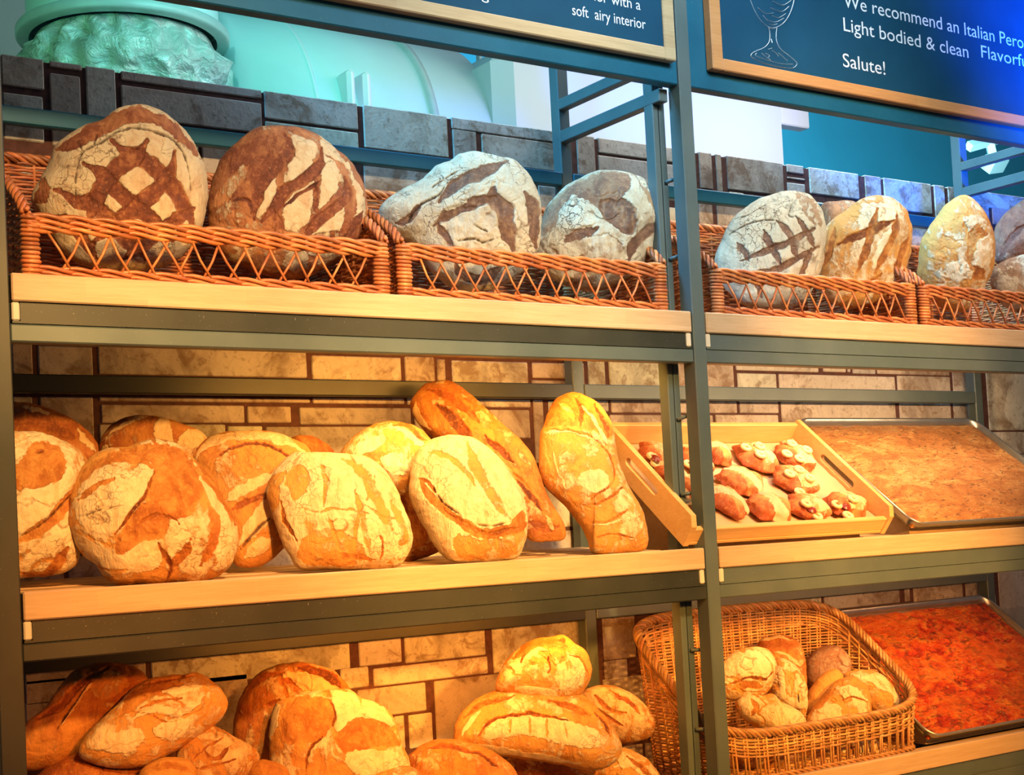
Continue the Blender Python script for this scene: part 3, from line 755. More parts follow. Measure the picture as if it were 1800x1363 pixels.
# wedge blocks that carry the tilted trays
for (x0, x1, z, L, al, lb) in ((1.25, 1.69, -.318, .32, AL, 'wooden wedge under the honey coloured pastry tray'), (1.84, 2.40, -.318, .39, .655, 'wooden wedge under the focaccia tray on the middle shelf'), (1.85, 2.40, ZS['bottom']+.006, .39, .655, 'wooden wedge under the red pizza tray on the bottom shelf')):
    a, bq = .06, (L-.02)*math.cos(al)+.03; f_ = lambda y: z+(y-.034)*math.tan(al)-.006
    zb = z-.008+.0
    V = [(x, y, zz) for x in (x0, x1) for y, zz in ((a, zb), (bq, zb), (bq, f_(bq)), (a, f_(a)))]
    tag(obj('tray_wedge', MB().add(V, [(0, 1, 2, 3), (7, 6, 5, 4), (0, 4, 5, 1), (1, 5, 6, 2), (2, 6, 7, 3), (3, 7, 4, 0)]), WOOD), lb, 'tray support')

# ------------------------------------------------------------------ bread
def bread_mat(name, flour, crust, brown, dark, crackle=.0, rough=.62, ns=1.0):
    m, nt, b = nm(name); v = coords(nt)
    at_ = nt.nodes.new('ShaderNodeVertexColor'); at_.layer_name = 'mask'
    sp = nt.nodes.new('ShaderNodeSeparateColor'); nt.links.new(at_.outputs[0], sp.inputs[0])
    n1 = noise(nt, v, 60*ns, 8, .70, .5); n2 = noise(nt, v, 17*ns, 6, .62, 1.0); n3 = noise(nt, v, 210*ns, 3, .6); n4 = noise(nt, coords(nt, (1, 1, .35)), 34*ns, 7, .7, 1.6)
    fl = math_(nt, 'ADD', sp.outputs[0], math_(nt, 'ADD', math_(nt, 'MULTIPLY', math_(nt, 'SUBTRACT', math_(nt, 'ADD', n1, n2), 1.), .95), math_(nt, 'MULTIPLY', math_(nt, 'SUBTRACT', n4, .5), .9)))
    fm = ramp(nt, fl, [(.36, 0.), (.50, .75), (.66, 1.)])
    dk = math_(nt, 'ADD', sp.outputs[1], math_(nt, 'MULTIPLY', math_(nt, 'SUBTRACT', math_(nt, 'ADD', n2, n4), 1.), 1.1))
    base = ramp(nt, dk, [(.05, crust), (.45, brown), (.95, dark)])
    base = mix(nt, ramp(nt, n3, [(.55, 0.), (.75, .40)]), base, tuple(min(1, k*1.5) for k in crust))
    fcol = mix(nt, ramp(nt, n3, [(.35, .35), (.6, 0.)]), flour, tuple(.5*(a+c) for a, c in zip(flour, crust)))
    fcol = mix(nt, ramp(nt, n4, [(.36, .75), (.52, 0.)]), fcol, tuple(.40*a+.60*c for a, c in zip(flour, crust)))
    col = mix(nt, fm, base, fcol)
    h = math_(nt, 'ADD', math_(nt, 'MULTIPLY', fm, .35), math_(nt, 'ADD', math_(nt, 'MULTIPLY', n1, .8), math_(nt, 'ADD', math_(nt, 'MULTIPLY', n4, 1.5), math_(nt, 'MULTIPLY', n3, .2))))
    if crackle > 0:
        vn = nt.nodes.new('ShaderNodeTexVoronoi'); vn.feature = 'DISTANCE_TO_EDGE'; vn.inputs['Scale'].default_value = 55
        dv = nt.nodes.new('ShaderNodeTexNoise'); dv.inputs['Scale'].default_value = 26; dv.inputs['Detail'].default_value = 5; nt.links.new(v, dv.inputs['Vector'])
        mp = nt.nodes.new('ShaderNodeVectorMath'); mp.operation = 'MULTIPLY_ADD'; nt.links.new(dv.outputs['Color'], mp.inputs[0]); mp.inputs[1].default_value = (.06,)*3; nt.links.new(v, mp.inputs[2])
        nt.links.new(mp.outputs[0], vn.inputs['Vector'])
        line_ = ramp(nt, vn.outputs['Distance'], [(.008, 1.), (.035, 0.)])
        msk = ramp(nt, noise(nt, v, 11, 4), [(.50, 0.), (.57, 1.)])
        cm = math_(nt, 'MULTIPLY', math_(nt, 'MULTIPLY', line_, msk), math_(nt, 'MULTIPLY', fm, crackle))
        col = mix(nt, cm, col, tuple(k*.7 for k in brown)); h = math_(nt, 'SUBTRACT', h, math_(nt, 'MULTIPLY', cm, .6))
    col = mix(nt, sp.outputs[2], col, tuple(k*.45 for k in dark))
    nt.links.new(col, b.inputs['Base Color']); b.inputs['Roughness'].default_value = rough
    b.inputs['Specular IOR Level'].default_value = .35
    bump(nt, b, h, .75, .005); return m
BM = {
 'grey': bread_mat('crust_floured', (.66, .59, .42), (.42, .26, .14), (.21, .105, .06), (.09, .045, .03), .9),
 'red': bread_mat('crust_red_brown', (.68, .58, .37), (.50, .22, .085), (.22, .065, .028), (.08, .024, .016), .6),
 'gold': bread_mat('crust_golden', (.84, .70, .44), (.68, .33, .08), (.42, .14, .025), (.14, .032, .008), .5),
 'amber': bread_mat('crust_amber', (.74, .52, .27), (.56, .24, .05), (.33, .09, .02), (.10, .022, .008), .4),
 'dark': bread_mat('crust_dark', (.50, .36, .27), (.33, .16, .10), (.20, .075, .05), (.08, .028, .022), .3),
}
CROPS = {'A': (2.434, 0, 0), 'B': (2.434, 620, 0), 'C': (2.198, 1150, 0), 'D': (2.477, 0, 560), 'E': (2.524, 580, 580), 'F': (4.5, 1200, 740),
         'G': (2.368, 0, 1060), 'H': (2.571, 440, 1060), 'J': (4.22, 1240, 1040), 'P': (1, 0, 0)}
def cp(c, pts):
    s, ox, oy = CROPS[c]; return np.array(pts, float)/s+np.array([ox, oy])
def dist_poly(P, L):
    """distance to a polyline and position along it 0..1"""
    best = np.full(len(P), 1e9); tt = np.zeros(len(P)); seg = np.linalg.norm(np.diff(L, axis=0), axis=1); tot = seg.sum(); acc = 0
    for i in range(len(L)-1):
        a, b_ = L[i], L[i+1]; e = b_-a; t = np.clip(((P-a)@e)/(e@e+1e-9), 0, 1); d = np.linalg.norm(P-a-t[:, None]*e, axis=1)
        k = d < best; best[k] = d[k]; tt[k] = (acc+t[k]*seg[i])/tot; acc += seg[i]
    return best, tt
def sd_poly(P, L):
    d, _ = dist_poly(P, np.vstack([L, L[:1]])); x, y = P[:, 0], P[:, 1]; ins = np.zeros(len(P), bool)
    for i in range(len(L)):
        x0, y0 = L[i]; x1, y1 = L[(i+1) % len(L)]
        c = ((y0 > y) != (y1 > y)) & (x < (x1-x0)*(y-y0)/(y1-y0+1e-12)+x0); ins ^= c
    return np.where(ins, -d, d)
def sstep(a, b_, x):
    t = np.clip((x-a)/(b_-a), 0, 1); return t*t*(3-2*t)
BN = 0
def bread(name, crop, outline, Yc, label, cat='bread', mat='gold', T=.05, Tb=None, tilt=15, face=.65, f0=.45, d0=.2, marks=(), q=1.0, group=None, edge=.15, lump=.10, fv=.5):
    global BN; BN += 1
    px = cp(crop, outline); s_c = 1/CROPS[crop][0]
    O = cr(px, 10, True)
    cpx = px.mean(0)
    # area centroid
    x, y = O[:, 0], O[:, 1]; x2, y2 = np.roll(x, -1), np.roll(y, -1); A = (x*y2-x2*y); ar = A.sum()/2
    cpx = np.array([((x+x2)*A).sum()/(6*ar), ((y+y2)*A).sum()/(6*ar)])
    C0 = at(cpx[0], cpx[1], Yc)
    v = CAM-C0; psi = math.atan2(-v[0], -v[1])*face
    psi = math.atan2(-(v[0]), -(v[1]))*face
    # horizontal direction towards the viewer, turned by a share of the way
    ang = math.atan2(v[0], -v[1])*face            # 0 = straight out from the wall
    nh = np.array([math.sin(ang), -math.cos(ang), 0]); ti = math.radians(tilt)
    n = nh*math.cos(ti)+np.array([0, 0, math.sin(ti)])
    a_ = np.array([-nh[1], nh[0], 0]); b_ = np.cross(n, a_)
    den = lambda X: np.array([ray(p[0], p[1]) for p in X])
    D = den(O); Pw = CAM+D*(((C0-CAM)@n)/(D@n))[:, None]
    Q = np.stack([(Pw-C0)@a_, (Pw-C0)@b_], 1)
    Qc = np.vstack([Q, Q[:1]]); L = np.concatenate([[0], np.cumsum(np.linalg.norm(np.diff(Qc, axis=0), axis=1))])
    nth = int(240*q); s = np.linspace(0, L[-1], nth, endpoint=False)
    R = np.stack([np.interp(s, L, Qc[:, i]) for i in range(2)], 1)
    nf = int(78*q); nb_ = 14
    ph = np.concatenate([np.linspace(.012, 1, nf)*np.pi/2, np.pi/2+np.linspace(0, 1, nb_+1)[1:-1]*np.pi/2])
    rho = np.sin(ph); front = np.cos(ph) > 1e-6
    if Tb is None: Tb = T*.75
    hf = T*np.sqrt(np.clip(1-rho**2.5, 0, 1)); hb = -Tb*np.sqrt(np.clip(1-rho**3.2, 0, 1))
    H = np.where(ph <= np.pi/2+1e-6, hf, hb)
    X = rho[:, None, None]*R[None]; nr = len(rho)
    X = X.reshape(-1, 2); W = np.repeat(H, nth)
    sd = BN*31
    lown = fbm2(X[:, 0]*16+sd, X[:, 1]*16+W*9, 3, sd)-.5; mid = fbm2(X[:, 0]*55+sd, X[:, 1]*55+W*30, 4, sd+5)-.5
    RHO = np.repeat(rho, nth); sgn = np.where(np.repeat(ph, nth) <= np.pi/2, 1., -1.)
    disp = lump*T*2.2*lown+.0065*mid
    V = C0+X[:, :1]*a_+X[:, 1:]*b_+W[:, None]*n
    pxv = proj(V); fr = sgn > 0
    fl = np.full(len(V), f0)+fv*1.2*(fbm2(X[:, 0]*22+sd+5, X[:, 1]*22+W*15, 4, sd+11)-.5)
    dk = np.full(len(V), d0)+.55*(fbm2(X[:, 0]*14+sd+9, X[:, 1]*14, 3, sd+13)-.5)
    fl = fl-edge*RHO**6; ck = np.zeros(len(V)); grv = np.zeros(len(V))
    pxw = pxv+np.stack([9*(fbm2(pxv[:, 0]*.045, pxv[:, 1]*.045, 4, sd+21)-.5), 9*(fbm2(pxv[:, 0]*.045, pxv[:, 1]*.045, 4, sd+22)-.5)], 1)
    jit = 1.6*(fbm2(pxv[:, 0]*.16, pxv[:, 1]*.16, 4, sd+3)-.5)
    for mk in marks:
        k = mk[0]; pts = cp(crop, mk[1])
        if k[0] == 'P':
            sdv = sd_poly(pxw, cr(pts, 5, True))+jit*5; m_ = 1-sstep(-2.2, 1.2, sdv)
        else:
            wd = mk[2]*s_c/2; d, t = dist_poly(pxw if k != 'c' else pxv, cr(pts, 6)); w2 = wd*np.clip(np.sin(np.pi*np.clip(t, .04, .96))*1.6, .25, 1); m_ = 1-sstep(w2*.75-.6, w2*1.1+.9, d+jit*2.2)
        c_ = k[-1]; m_ = m_*fr
        if c_ == 's':   # a slash, opened: brown, floured skin gone, lower than the skin
            fl = fl*(1-m_)+(-.25)*m_; dk = dk*(1-m_)+(.55+.2*jit*2)*m_; grv += .0035*m_
        elif c_ == 'd': fl = fl*(1-m_)+(-.3)*m_; dk = dk*(1-m_)+.85*m_; grv += .004*m_
        elif c_ == 'b': fl = fl*(1-m_)+(.02)*m_; dk = dk*(1-m_)+.34*m_; grv += .0012*m_
        elif c_ == 't': fl = fl*(1-m_)+(.30)*m_; dk = dk*(1-m_)+.05*m_; grv += .0015*m_
        elif c_ == 'f': fl = fl*(1-m_)+(.95)*m_; grv -= .0012*m_
        elif c_ == 'c': ck = np.maximum(ck, m_*.9); grv += .006*m_
    rid = np.abs(fbm2(X[:, 0]*20+sd, X[:, 1]*26+W*20, 4, sd+41)-.5); cm_ = sstep(.50, .60, fbm2(X[:, 0]*9+sd, X[:, 1]*9, 3, sd+43)); cz = (1-sstep(.004, .022, rid))*cm_*fr
    ck = np.maximum(ck, .38*cz*sstep(.2, .6, fl)); grv += .0022*cz; fl = fl+.25*(sstep(.03, .06, rid)-.5)*cm_
    # push along an outward direction that blends the face normal with the radial one
    Rn = X/(np.linalg.norm(X, axis=1, keepdims=True)+1e-9)
    out = (np.cos(np.repeat(ph, nth)))[:, None]*n+(RHO**3)[:, None]*(Rn[:, :1]*a_+Rn[:, 1:]*b_)*.6
    V = V+out*(disp-grv*(1-RHO**8))[:, None]
    F = []
    idx = np.arange(nr*nth).reshape(nr, nth); i0 = idx[:-1]; i1 = idx[1:]
    quads = np.stack([i0, i1, np.roll(i1, -1, 1), np.roll(i0, -1, 1)], -1).reshape(-1, 4)
    cen_f = len(V); V = np.vstack([V, V[:nth].mean(0), V[-nth:].mean(0)])
    tri1 = np.stack([np.full(nth, cen_f), idx[0], np.roll(idx[0], -1)], -1); tri2 = np.stack([np.full(nth, cen_f+1), np.roll(idx[-1], -1), idx[-1]], -1)
    # outline may run either way
    area2 = (R[:, 0]*np.roll(R[:, 1], -1)-np.roll(R[:, 0], -1)*R[:, 1]).sum()
    if area2 < 0: quads = quads[:, ::-1]; tri1 = tri1[:, ::-1]; tri2 = tri2[:, ::-1]
    ang_ = None
    me = bpy.data.meshes.new(name); nq = len(quads); nt_ = len(tri1)*2
    org = np.array([C0[0], C0[1], V[:, 2].min()])
    me.vertices.add(len(V)); me.vertices.foreach_set('co', (V-org).astype(np.float32).ravel())
    loops = np.concatenate([quads.ravel(), tri1.ravel(), tri2.ravel()]); me.loops.add(len(loops)); me.loops.foreach_set('vertex_index', loops.astype(np.int32))
    ls = np.concatenate([np.arange(nq)*4, nq*4+np.arange(nt_)*3]); me.polygons.add(nq+nt_)
    me.polygons.foreach_set('loop_start', ls.astype(np.int32))
    me.polygons.foreach_set('use_smooth', np.ones(nq+nt_, bool)); me.update(calc_edges=True); me.validate()
    ca = me.color_attributes.new('mask', 'FLOAT_COLOR', 'POINT'); arr = np.ones((len(V), 4), np.float32)
    f_ = lambda z_: np.concatenate([z_, [z_[:nth].mean(), z_[-nth:].mean()]])
    arr[:, 0] = np.clip(f_(fl), 0, 1); arr[:, 1] = np.clip(f_(dk), 0, 1); arr[:, 2] = np.clip(f_(ck), 0, 1)
    ca.data.foreach_set('color', arr.ravel()); me.materials.append(BM[mat])
    o = bpy.data.objects.new(name, me); COL.objects.link(o); o.location = org; ORG[o.name] = org
    return tag(o, label, cat, group)

bread('round_loaf', 'A', [(135,840),(185,740),(215,670),(245,615),(330,558),(430,520),(500,470),(590,455),(680,480),(770,540),(830,620),(870,710),(888,800),(885,880),(860,980),(800,1080),(700,1140),(560,1165),(400,1150),(280,1090),(200,990),(150,900)], .15,
 'large loaf with dark lattice scoring and cream diamonds, far left of top shelf', mat='red', T=.06, tilt=8, f0=.90, d0=.2, q=1.5, fv=.35, lump=.05, marks=[
 ('Pb', [(240,640),(330,562),(500,470),(590,455),(700,490),(790,560),(860,680),(790,620),(700,560),(600,525),(480,560),(380,610),(300,640)]),
 ('Pb', [(140,850),(190,760),(215,800),(200,870)]),
 ('s', [(478,605),(560,655),(650,705),(735,790),(790,880),(825,980)], 76), ('s', [(630,598),(590,660),(510,710),(450,780),(405,870),(385,960)], 76),
 ('s', [(358,700),(440,745),(505,815),(575,880),(650,940),(740,1030)], 76), ('s', [(750,650),(735,720),(690,790),(625,850),(560,900),(470,980),(400,1040)], 76),
 ('s', [(238,815),(320,855),(400,880),(480,950),(560,1050),(620,1110)], 70), ('s', [(830,890),(760,940),(680,990),(600,1060),(520,1120)], 66), ('s', [(210,920),(300,960),(360,1030),(420,1110)], 55),
 ('c', [(322,850),(325,740),(355,650),(430,610),(500,565),(560,545),(620,550),(690,575),(745,600),(790,665),(812,740),(820,820)], 7), ('c', [(355,650),(330,600)], 5), ('c', [(400,625),(415,570)], 4)])
bread('round_loaf', 'A', [(885,900),(900,800),(940,700),(1000,620),(1080,560),(1160,543),(1260,550),(1350,580),(1430,640),(1500,700),(1545,780),(1567,870),(1560,960),(1520,1050),(1440,1120),(1300,1190),(1150,1180),(1000,1120),(910,1020)], .15,
 'reddish round loaf with slanting slashes, second from the left on top shelf', mat='red', T=.062, tilt=8, f0=.28, d0=.3, q=1.5, lump=.06, marks=[
 ('Pb', [(900,850),(960,700),(1080,570),(1180,560),(1220,600),(1180,700),(1100,790),(1000,840)]),
 ('Pt', [(1040,700),(1055,740),(1000,820),(900,900),(930,820)]),
 ('Pf', [(1250,585),(1330,605),(1360,650),(1310,730),(1220,785),(1235,700)]), ('Pf', [(1160,705),(1185,760),(1180,850),(1140,905),(1095,930),(1110,820)]),
 ('Pf', [(1325,755),(1330,920),(1290,975),(1220,978),(1225,870)]), ('Pf', [(1390,665),(1450,720),(1455,790),(1370,895),(1365,790)]),
 ('Pf', [(1475,860),(1460,970),(1380,990),(1410,930)]), ('Pf', [(1510,745),(1562,860),(1560,940),(1510,970),(1530,880)]), ('Pf', [(1240,1070),(1320,1090),(1290,1170),(1220,1140)]), ('Pf', [(1360,560),(1440,640),(1500,720),(1450,690),(1380,640)]),
 ('s', [(1215,568),(1243,640),(1195,710),(1125,790),(1095,880),(1085,940)], 52), ('s', [(1378,640),(1370,700),(1300,765),(1225,815),(1180,880),(1120,950)], 50),
 ('s', [(1190,560),(1120,700),(1060,790),(900,900)], 0.1), ('s', [(1480,760),(1490,840),(1420,900),(1350,960),(1290,1040)], 46), ('s', [(1555,900),(1500,1000),(1420,1060)], 30), ('s', [(1180,900),(1195,980),(1180,1080)], 36), ('s', [(1345,800),(1350,900)], 24),
 ('d', [(1370,770),(1280,830),(1220,880)], 14), ('d', [(985,860),(1060,860),(1075,920)], 16)])
bread('round_loaf', 'B', [(110,910),(160,845),(230,800),(290,772),(350,715),(420,690),(455,665),(530,655),(620,672),(690,690),(740,740),(780,810),(800,880),(805,960),(790,1060),(740,1150),(640,1220),(520,1250),(420,1230),(340,1160),(250,1060),(160,990)], .15,
 'pale floured loaf with folded left side and L-shaped brown slashes, third on the top shelf', mat='grey', T=.06, tilt=8, f0=.82, d0=.2, q=1.5, fv=.35, lump=.09, marks=[
 ('s', [(368,865),(440,795),(530,750),(620,705),(660,690)], 56), ('s', [(350,965),(430,905),(520,868),(612,845)], 46), ('s', [(605,785),(605,850),(655,900),(655,970),(690,1065)], 72),
 ('s', [(735,820),(770,890),(775,970),(780,1060)], 50), ('s', [(368,965),(395,1010),(435,1055)], 32), ('s', [(440,1110),(470,1180),(560,1190),(650,1130)], 42), ('s', [(180,960),(240,940),(290,870)], 30),
 ('Pf', [(480,815),(590,765),(620,785),(500,840)]), ('Pf', [(370,900),(380,880),(470,840),(495,862),(400,905)]),
 ('c', [(220,985),(250,920),(300,870),(370,830),(395,790)], 7), ('c', [(450,1030),(520,1020),(560,1035),(640,1010)], 5), ('c', [(520,960),(575,990)], 6), ('c', [(340,800),(400,760),(470,720)], 4)])
bread('round_loaf', 'B', [(800,960),(830,880),(900,810),(980,765),(1060,737),(1150,735),(1230,760),(1280,810),(1310,870),(1322,950),(1300,1040),(1260,1120),(1180,1190),(1050,1240),(920,1230),(820,1170),(770,1100),(780,1020)], .14,
 'tan loaf with patchy flour, just left of the middle post, top shelf', mat='grey', T=.062, tilt=8, f0=.62, d0=.1, q=1.4, fv=.7, marks=[
 ('Pb', [(900,820),(1060,742),(1180,740),(1190,800),(1150,850),(1200,900),(1215,960),(1190,1005),(1120,960),(1050,890),(980,850)]), ('Ps', [(1060,860),(1150,850),(1205,900),(1210,980),(1160,1000),(1100,950)]),
 ('Pb', [(800,970),(830,890),(900,830),(935,850),(880,930),(830,1000)]), ('Ps', [(900,1035),(960,980),(1050,965),(1010,1010),(940,1035)]), ('s', [(1180,1110),(1210,1040),(1310,950)], 46), ('Pt', [(1230,780),(1310,880),(1310,940),(1280,900)]),
 ('Pf', [(880,900),(950,850),(1020,900),(1030,960),(920,990),(870,980)]), ('Pf', [(1200,790),(1245,810),(1250,850),(1210,840)]), ('Pf', [(1190,1110),(1270,1040),(1290,1060),(1240,1120)])])
bread('round_loaf', 'C', [(232,1010),(255,930),(300,850),(370,790),(440,757),(520,740),(590,755),(640,800),(660,870),(662,960),(640,1060),(590,1150),(500,1195),(380,1190),(290,1130),(250,1070)], .15,
 'pale crackled loaf with dark grid scoring, right beside the middle post on the top shelf', mat='grey', T=.055, tilt=8, f0=.85, d0=.35, q=1.4, fv=.3, edge=.05, marks=[
 ('Pt', [(545,745),(600,760),(640,810),(650,880),(600,850),(560,790)]),
 ('s', [(330,1010),(400,985),(480,955),(560,920),(620,880)], 26), ('s', [(318,935),(345,975),(365,1015)], 24), ('s', [(425,890),(450,945),(495,1020)], 26), ('s', [(470,850),(520,905),(560,1000)], 28), ('s', [(545,830),(585,880),(625,960)], 26),
 ('s', [(350,1070),(430,1050),(520,1020),(640,950)], 24), ('s', [(380,1060),(420,1150)], 22), ('s', [(610,960),(580,1040),(560,1100)], 22),
 ('c', [(290,905),(350,870),(430,850),(480,855)], 5), ('c', [(300,850),(360,830),(430,790)], 3), ('c', [(540,780),(520,830),(550,840)], 3)])
bread('round_loaf', 'C', [(645,800),(700,780),(765,782),(810,830),(810,920),(740,980),(670,940)], .24,
 'orange brown loaf peeking between the crackled loaf and the slashed loaf on the top shelf', mat='red', T=.04, tilt=5, f0=.35, q=.7)
bread('round_loaf', 'C', [(640,960),(650,890),(700,840),(770,790),(830,758),(900,758),(950,790),(985,850),(997,920),(985,1000),(960,1060),(900,1140),(800,1190),(700,1180),(640,1100)], .14,
 'golden loaf with long dark crossing slashes, right of the crackled grid loaf', mat='gold', T=.055, tilt=8, f0=.50, d0=.15, q=1.4, marks=[
 ('Pt', [(650,960),(680,870),(760,800),(790,800),(760,880),(700,950)]), ('Pf', [(790,840),(830,790),(920,790),(930,840),(880,880),(800,900)]), ('Pf', [(790,900),(850,920),(820,990),(760,1010)]), ('Pf', [(880,910),(930,900),(900,1010),(840,1040)]),
 ('d', [(712,945),(790,908),(860,885),(925,850)], 32), ('s', [(866,808),(850,860),(832,930),(785,1050)], 30), ('s', [(938,830),(930,900),(895,980),(855,1060)], 30), ('s', [(985,920),(955,990),(930,1060)], 26), ('s', [(700,880),(680,960),(650,1030)], 24), ('s', [(700,1110),(790,1120),(880,1060)], 22)])
bread('tall_loaf', 'C', [(1020,1010),(1035,930),(1080,850),(1130,790),(1195,757),(1250,790),(1290,860),(1312,930),(1312,1020),(1285,1090),(1250,1160),(1190,1205),(1120,1190),(1050,1130),(1020,1070)], .14,
 'orange pointed loaf with peeling pale patches, second from the right edge on the top shelf', mat='gold', T=.06, tilt=8, f0=.35, d0=.08, q=1.2, marks=[
 ('Pf', [(1190,840),(1235,845),(1255,880),(1235,905),(1205,880)]), ('Pf', [(1250,935),(1285,910),(1308,950),(1300,1010),(1265,1040),(1240,1000)]), ('Pf', [(1130,1020),(1200,1010),(1240,1060),(1180,1090),(1120,1060)]), ('Pf', [(1075,1060),(1110,1040),(1120,1090)]), ('Pb', [(1240,860),(1290,900),(1280,920),(1240,950),(1230,1050),(1210,960)]), ('Ps', [(1245,1030),(1275,1045),(1260,1080),(1235,1070)])])
bread('round_loaf', 'C', [(1310,900),(1345,840),(1429,772),(1500,770),(1570,840),(1590,950),(1540,1020),(1400,1020),(1320,1010)], .18,
 'dull purple brown loaf at the right edge of the top shelf, upper of two', mat='dark', T=.05, tilt=8, f0=.3, d0=.3, q=.9, marks=[('s', [(1330,1010),(1370,930),(1440,870)], 26)])
bread('round_loaf', 'C', [(1298,1060),(1340,1015),(1429,990),(1520,1010),(1565,1080),(1500,1170),(1400,1205),(1320,1150)], .10,
 'small golden loaf in front of the purple brown loaf, right edge of the top shelf', mat='grey', T=.045, tilt=12, f0=.5, q=.9)
# ---- middle shelf
K = dict(tilt=18)
bread('round_loaf', 'D', [(-60,450),(20,375),(100,368),(220,398),(330,450),(400,510),(430,590),(390,680),(280,740),(100,760),(-60,700)], .27,
 'dark orange loaf at far left of the middle shelf, behind the floured one', mat='amber', T=.045, tilt=10, f0=.28, d0=.35, marks=[('Pf', [(90,380),(180,395),(220,415),(150,410)]), ('Pf', [(340,480),(400,540),(420,590),(360,540)]), ('s', [(60,430),(200,450),(320,520)], 60)])
bread('round_loaf', 'D', [(-120,760),(-80,600),(-10,510),(80,488),(200,505),(320,560),(380,620),(372,720),(340,840),(330,930),(350,1020),(300,1100),(130,1132),(-60,1110),(-120,950)], .17,
 'leaning loaf with round orange patch, cut off by the left post, middle shelf', mat='gold', T=.055, tilt=14, f0=.52, d0=.25, q=1.1, marks=[
 ('Pb', [(70,640),(150,545),(250,560),(285,620),(270,690),(180,735),(60,740)]), ('b', [(80,970),(180,910),(270,830),(330,740)], 60), ('c', [(85,950),(180,895),(270,810),(320,760)], 7), ('Pf', [(80,760),(180,740),(270,700),(300,640),(330,700),(260,800),(120,920),(80,920)]), ('d', [(150,580),(190,578)], 14), ('f', [(90,1080),(180,1010),(280,930)], 50), ('s', [(100,1110),(200,1120),(300,1000)], 40)])
bread('round_loaf', 'D', [(430,585),(450,510),(500,450),(580,425),(680,430),(780,460),(860,490),(910,540),(870,620),(700,680),(500,680)], .28,
 'brown loaf with two pale flour stripes, high behind the biggest loaf of the middle shelf', mat='amber', T=.04, tilt=10, f0=.25, d0=.3, marks=[('Pf', [(682,448),(738,456),(752,560),(676,545)]), ('Pf', [(818,474),(905,530),(830,575),(765,560)]), ('Pf', [(440,560),(470,560),(480,640),(440,640)]), ('f', [(480,500),(560,450),(640,430)], 14)])
bread('round_loaf', 'D', [(838,600),(880,540),(960,502),(1060,490),(1180,492),(1280,530),(1350,580),(1390,680),(1370,800),(1290,900),(1240,1000),(1150,1070),(1040,1080),(980,1000),(930,880),(880,740)], .205,
 'brown loaf with pale floured rim, right behind the biggest loaf', mat='amber', T=.045, tilt=16, f0=.22, d0=.2, q=1.2, marks=[
 ('f', [(850,620),(900,555),(1000,515),(1120,503),(1230,525),(1330,590)], 44), ('f', [(975,800),(1060,745),(1190,680)], 50), ('f', [(1050,980),(1110,900),(1180,830),(1230,900)], 80), ('s', [(1010,830),(1100,790),(1180,770)], 26), ('c', [(1045,1010),(1110,930),(1180,865)], 14), ('d', [(960,590),(1080,540),(1200,560),(1280,620)], 12), ('f', [(1070,1040),(1180,960)], 60)])
bread('round_loaf', 'D', [(1265,530),(1330,508),(1410,540),(1460,600),(1400,660),(1300,640)], .29, 'sliver of a dark orange loaf behind the pale floured rim loaf, middle shelf', mat='amber', T=.035, tilt=5, f0=.1, d0=.4, q=.6)
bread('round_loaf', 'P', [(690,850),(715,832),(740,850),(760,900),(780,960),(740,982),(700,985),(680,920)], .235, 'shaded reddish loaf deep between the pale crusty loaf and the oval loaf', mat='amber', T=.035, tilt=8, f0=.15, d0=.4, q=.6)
bread('round_loaf', 'D', [(303,860),(320,760),(350,670),(400,605),(460,580),(540,572),(610,540),(700,538),(780,565),(850,630),(920,710),(980,800),(1030,890),(1048,970),(1030,1050),(980,1110),(880,1140),(740,1142),(600,1150),(500,1157),(450,1115),(420,1060),(350,1010),(315,950)], .095,
 'biggest round loaf of the middle shelf, orange and cream with deep split', mat='gold', T=.062, tilt=20, f0=.52, d0=.12, q=1.6, lump=.12, marks=[
 ('Pb', [(520,575),(640,543),(780,570),(860,650),(885,720),(870,800),(820,860),(740,870),(670,810),(640,750),(672,660),(610,600)]), ('Pf', [(380,700),(500,670),(660,665),(640,740),(560,850),(500,930),(400,930),(330,860)]),
 ('b', [(345,740),(400,650),(500,610),(600,612),(660,650)], 46), ('b', [(350,800),(420,735),(500,705)], 26), ('Pb', [(500,1000),(560,880),(640,800),(740,870),(700,960),(600,1020),(540,1040)]),
 ('f', [(430,1030),(520,1060),(640,990),(700,970)], 60), ('f', [(560,1090),(660,1060),(700,1010)], 60), ('f', [(800,1100),(830,1000),(870,900),(860,850)], 54), ('f', [(870,690),(940,800),(990,920),(1010,1000),(950,1100)], 52), ('b', [(905,810),(945,920),(920,1010),(880,1080)], 44), ('b', [(850,620),(940,740),(1030,900)], 34), ('b', [(740,1100),(800,1030),(830,960)], 46),
 ('d', [(500,950),(560,860),(620,790),(660,700),(672,665)], 13), ('d', [(690,980),(720,1040),(750,1090),(712,1140)], 22), ('s', [(600,900),(680,850),(760,870),(780,900)], 12), ('c', [(370,860),(450,830),(530,820)], 4)])
bread('round_loaf', 'E', [(45,560),(70,510),(130,455),(200,420),(290,412),(370,430),(440,475),(465,540),(440,640),(360,720),(260,730),(160,680),(80,620)], .20,
 'golden rounded loaf half hidden behind the pale crusty loaf and the oval loaf', mat='gold', T=.045, tilt=14, f0=.38, d0=.15, marks=[('f', [(290,430),(360,470),(430,520)], 22), ('s', [(280,420),(340,420),(400,470),(430,490)], 22), ('Pf', [(110,520),(180,470),(240,480),(200,540),(140,560)]), ('b', [(100,600),(200,560),(330,600)], 50), ('Pf', [(230,560),(330,560),(340,640),(260,640)])])
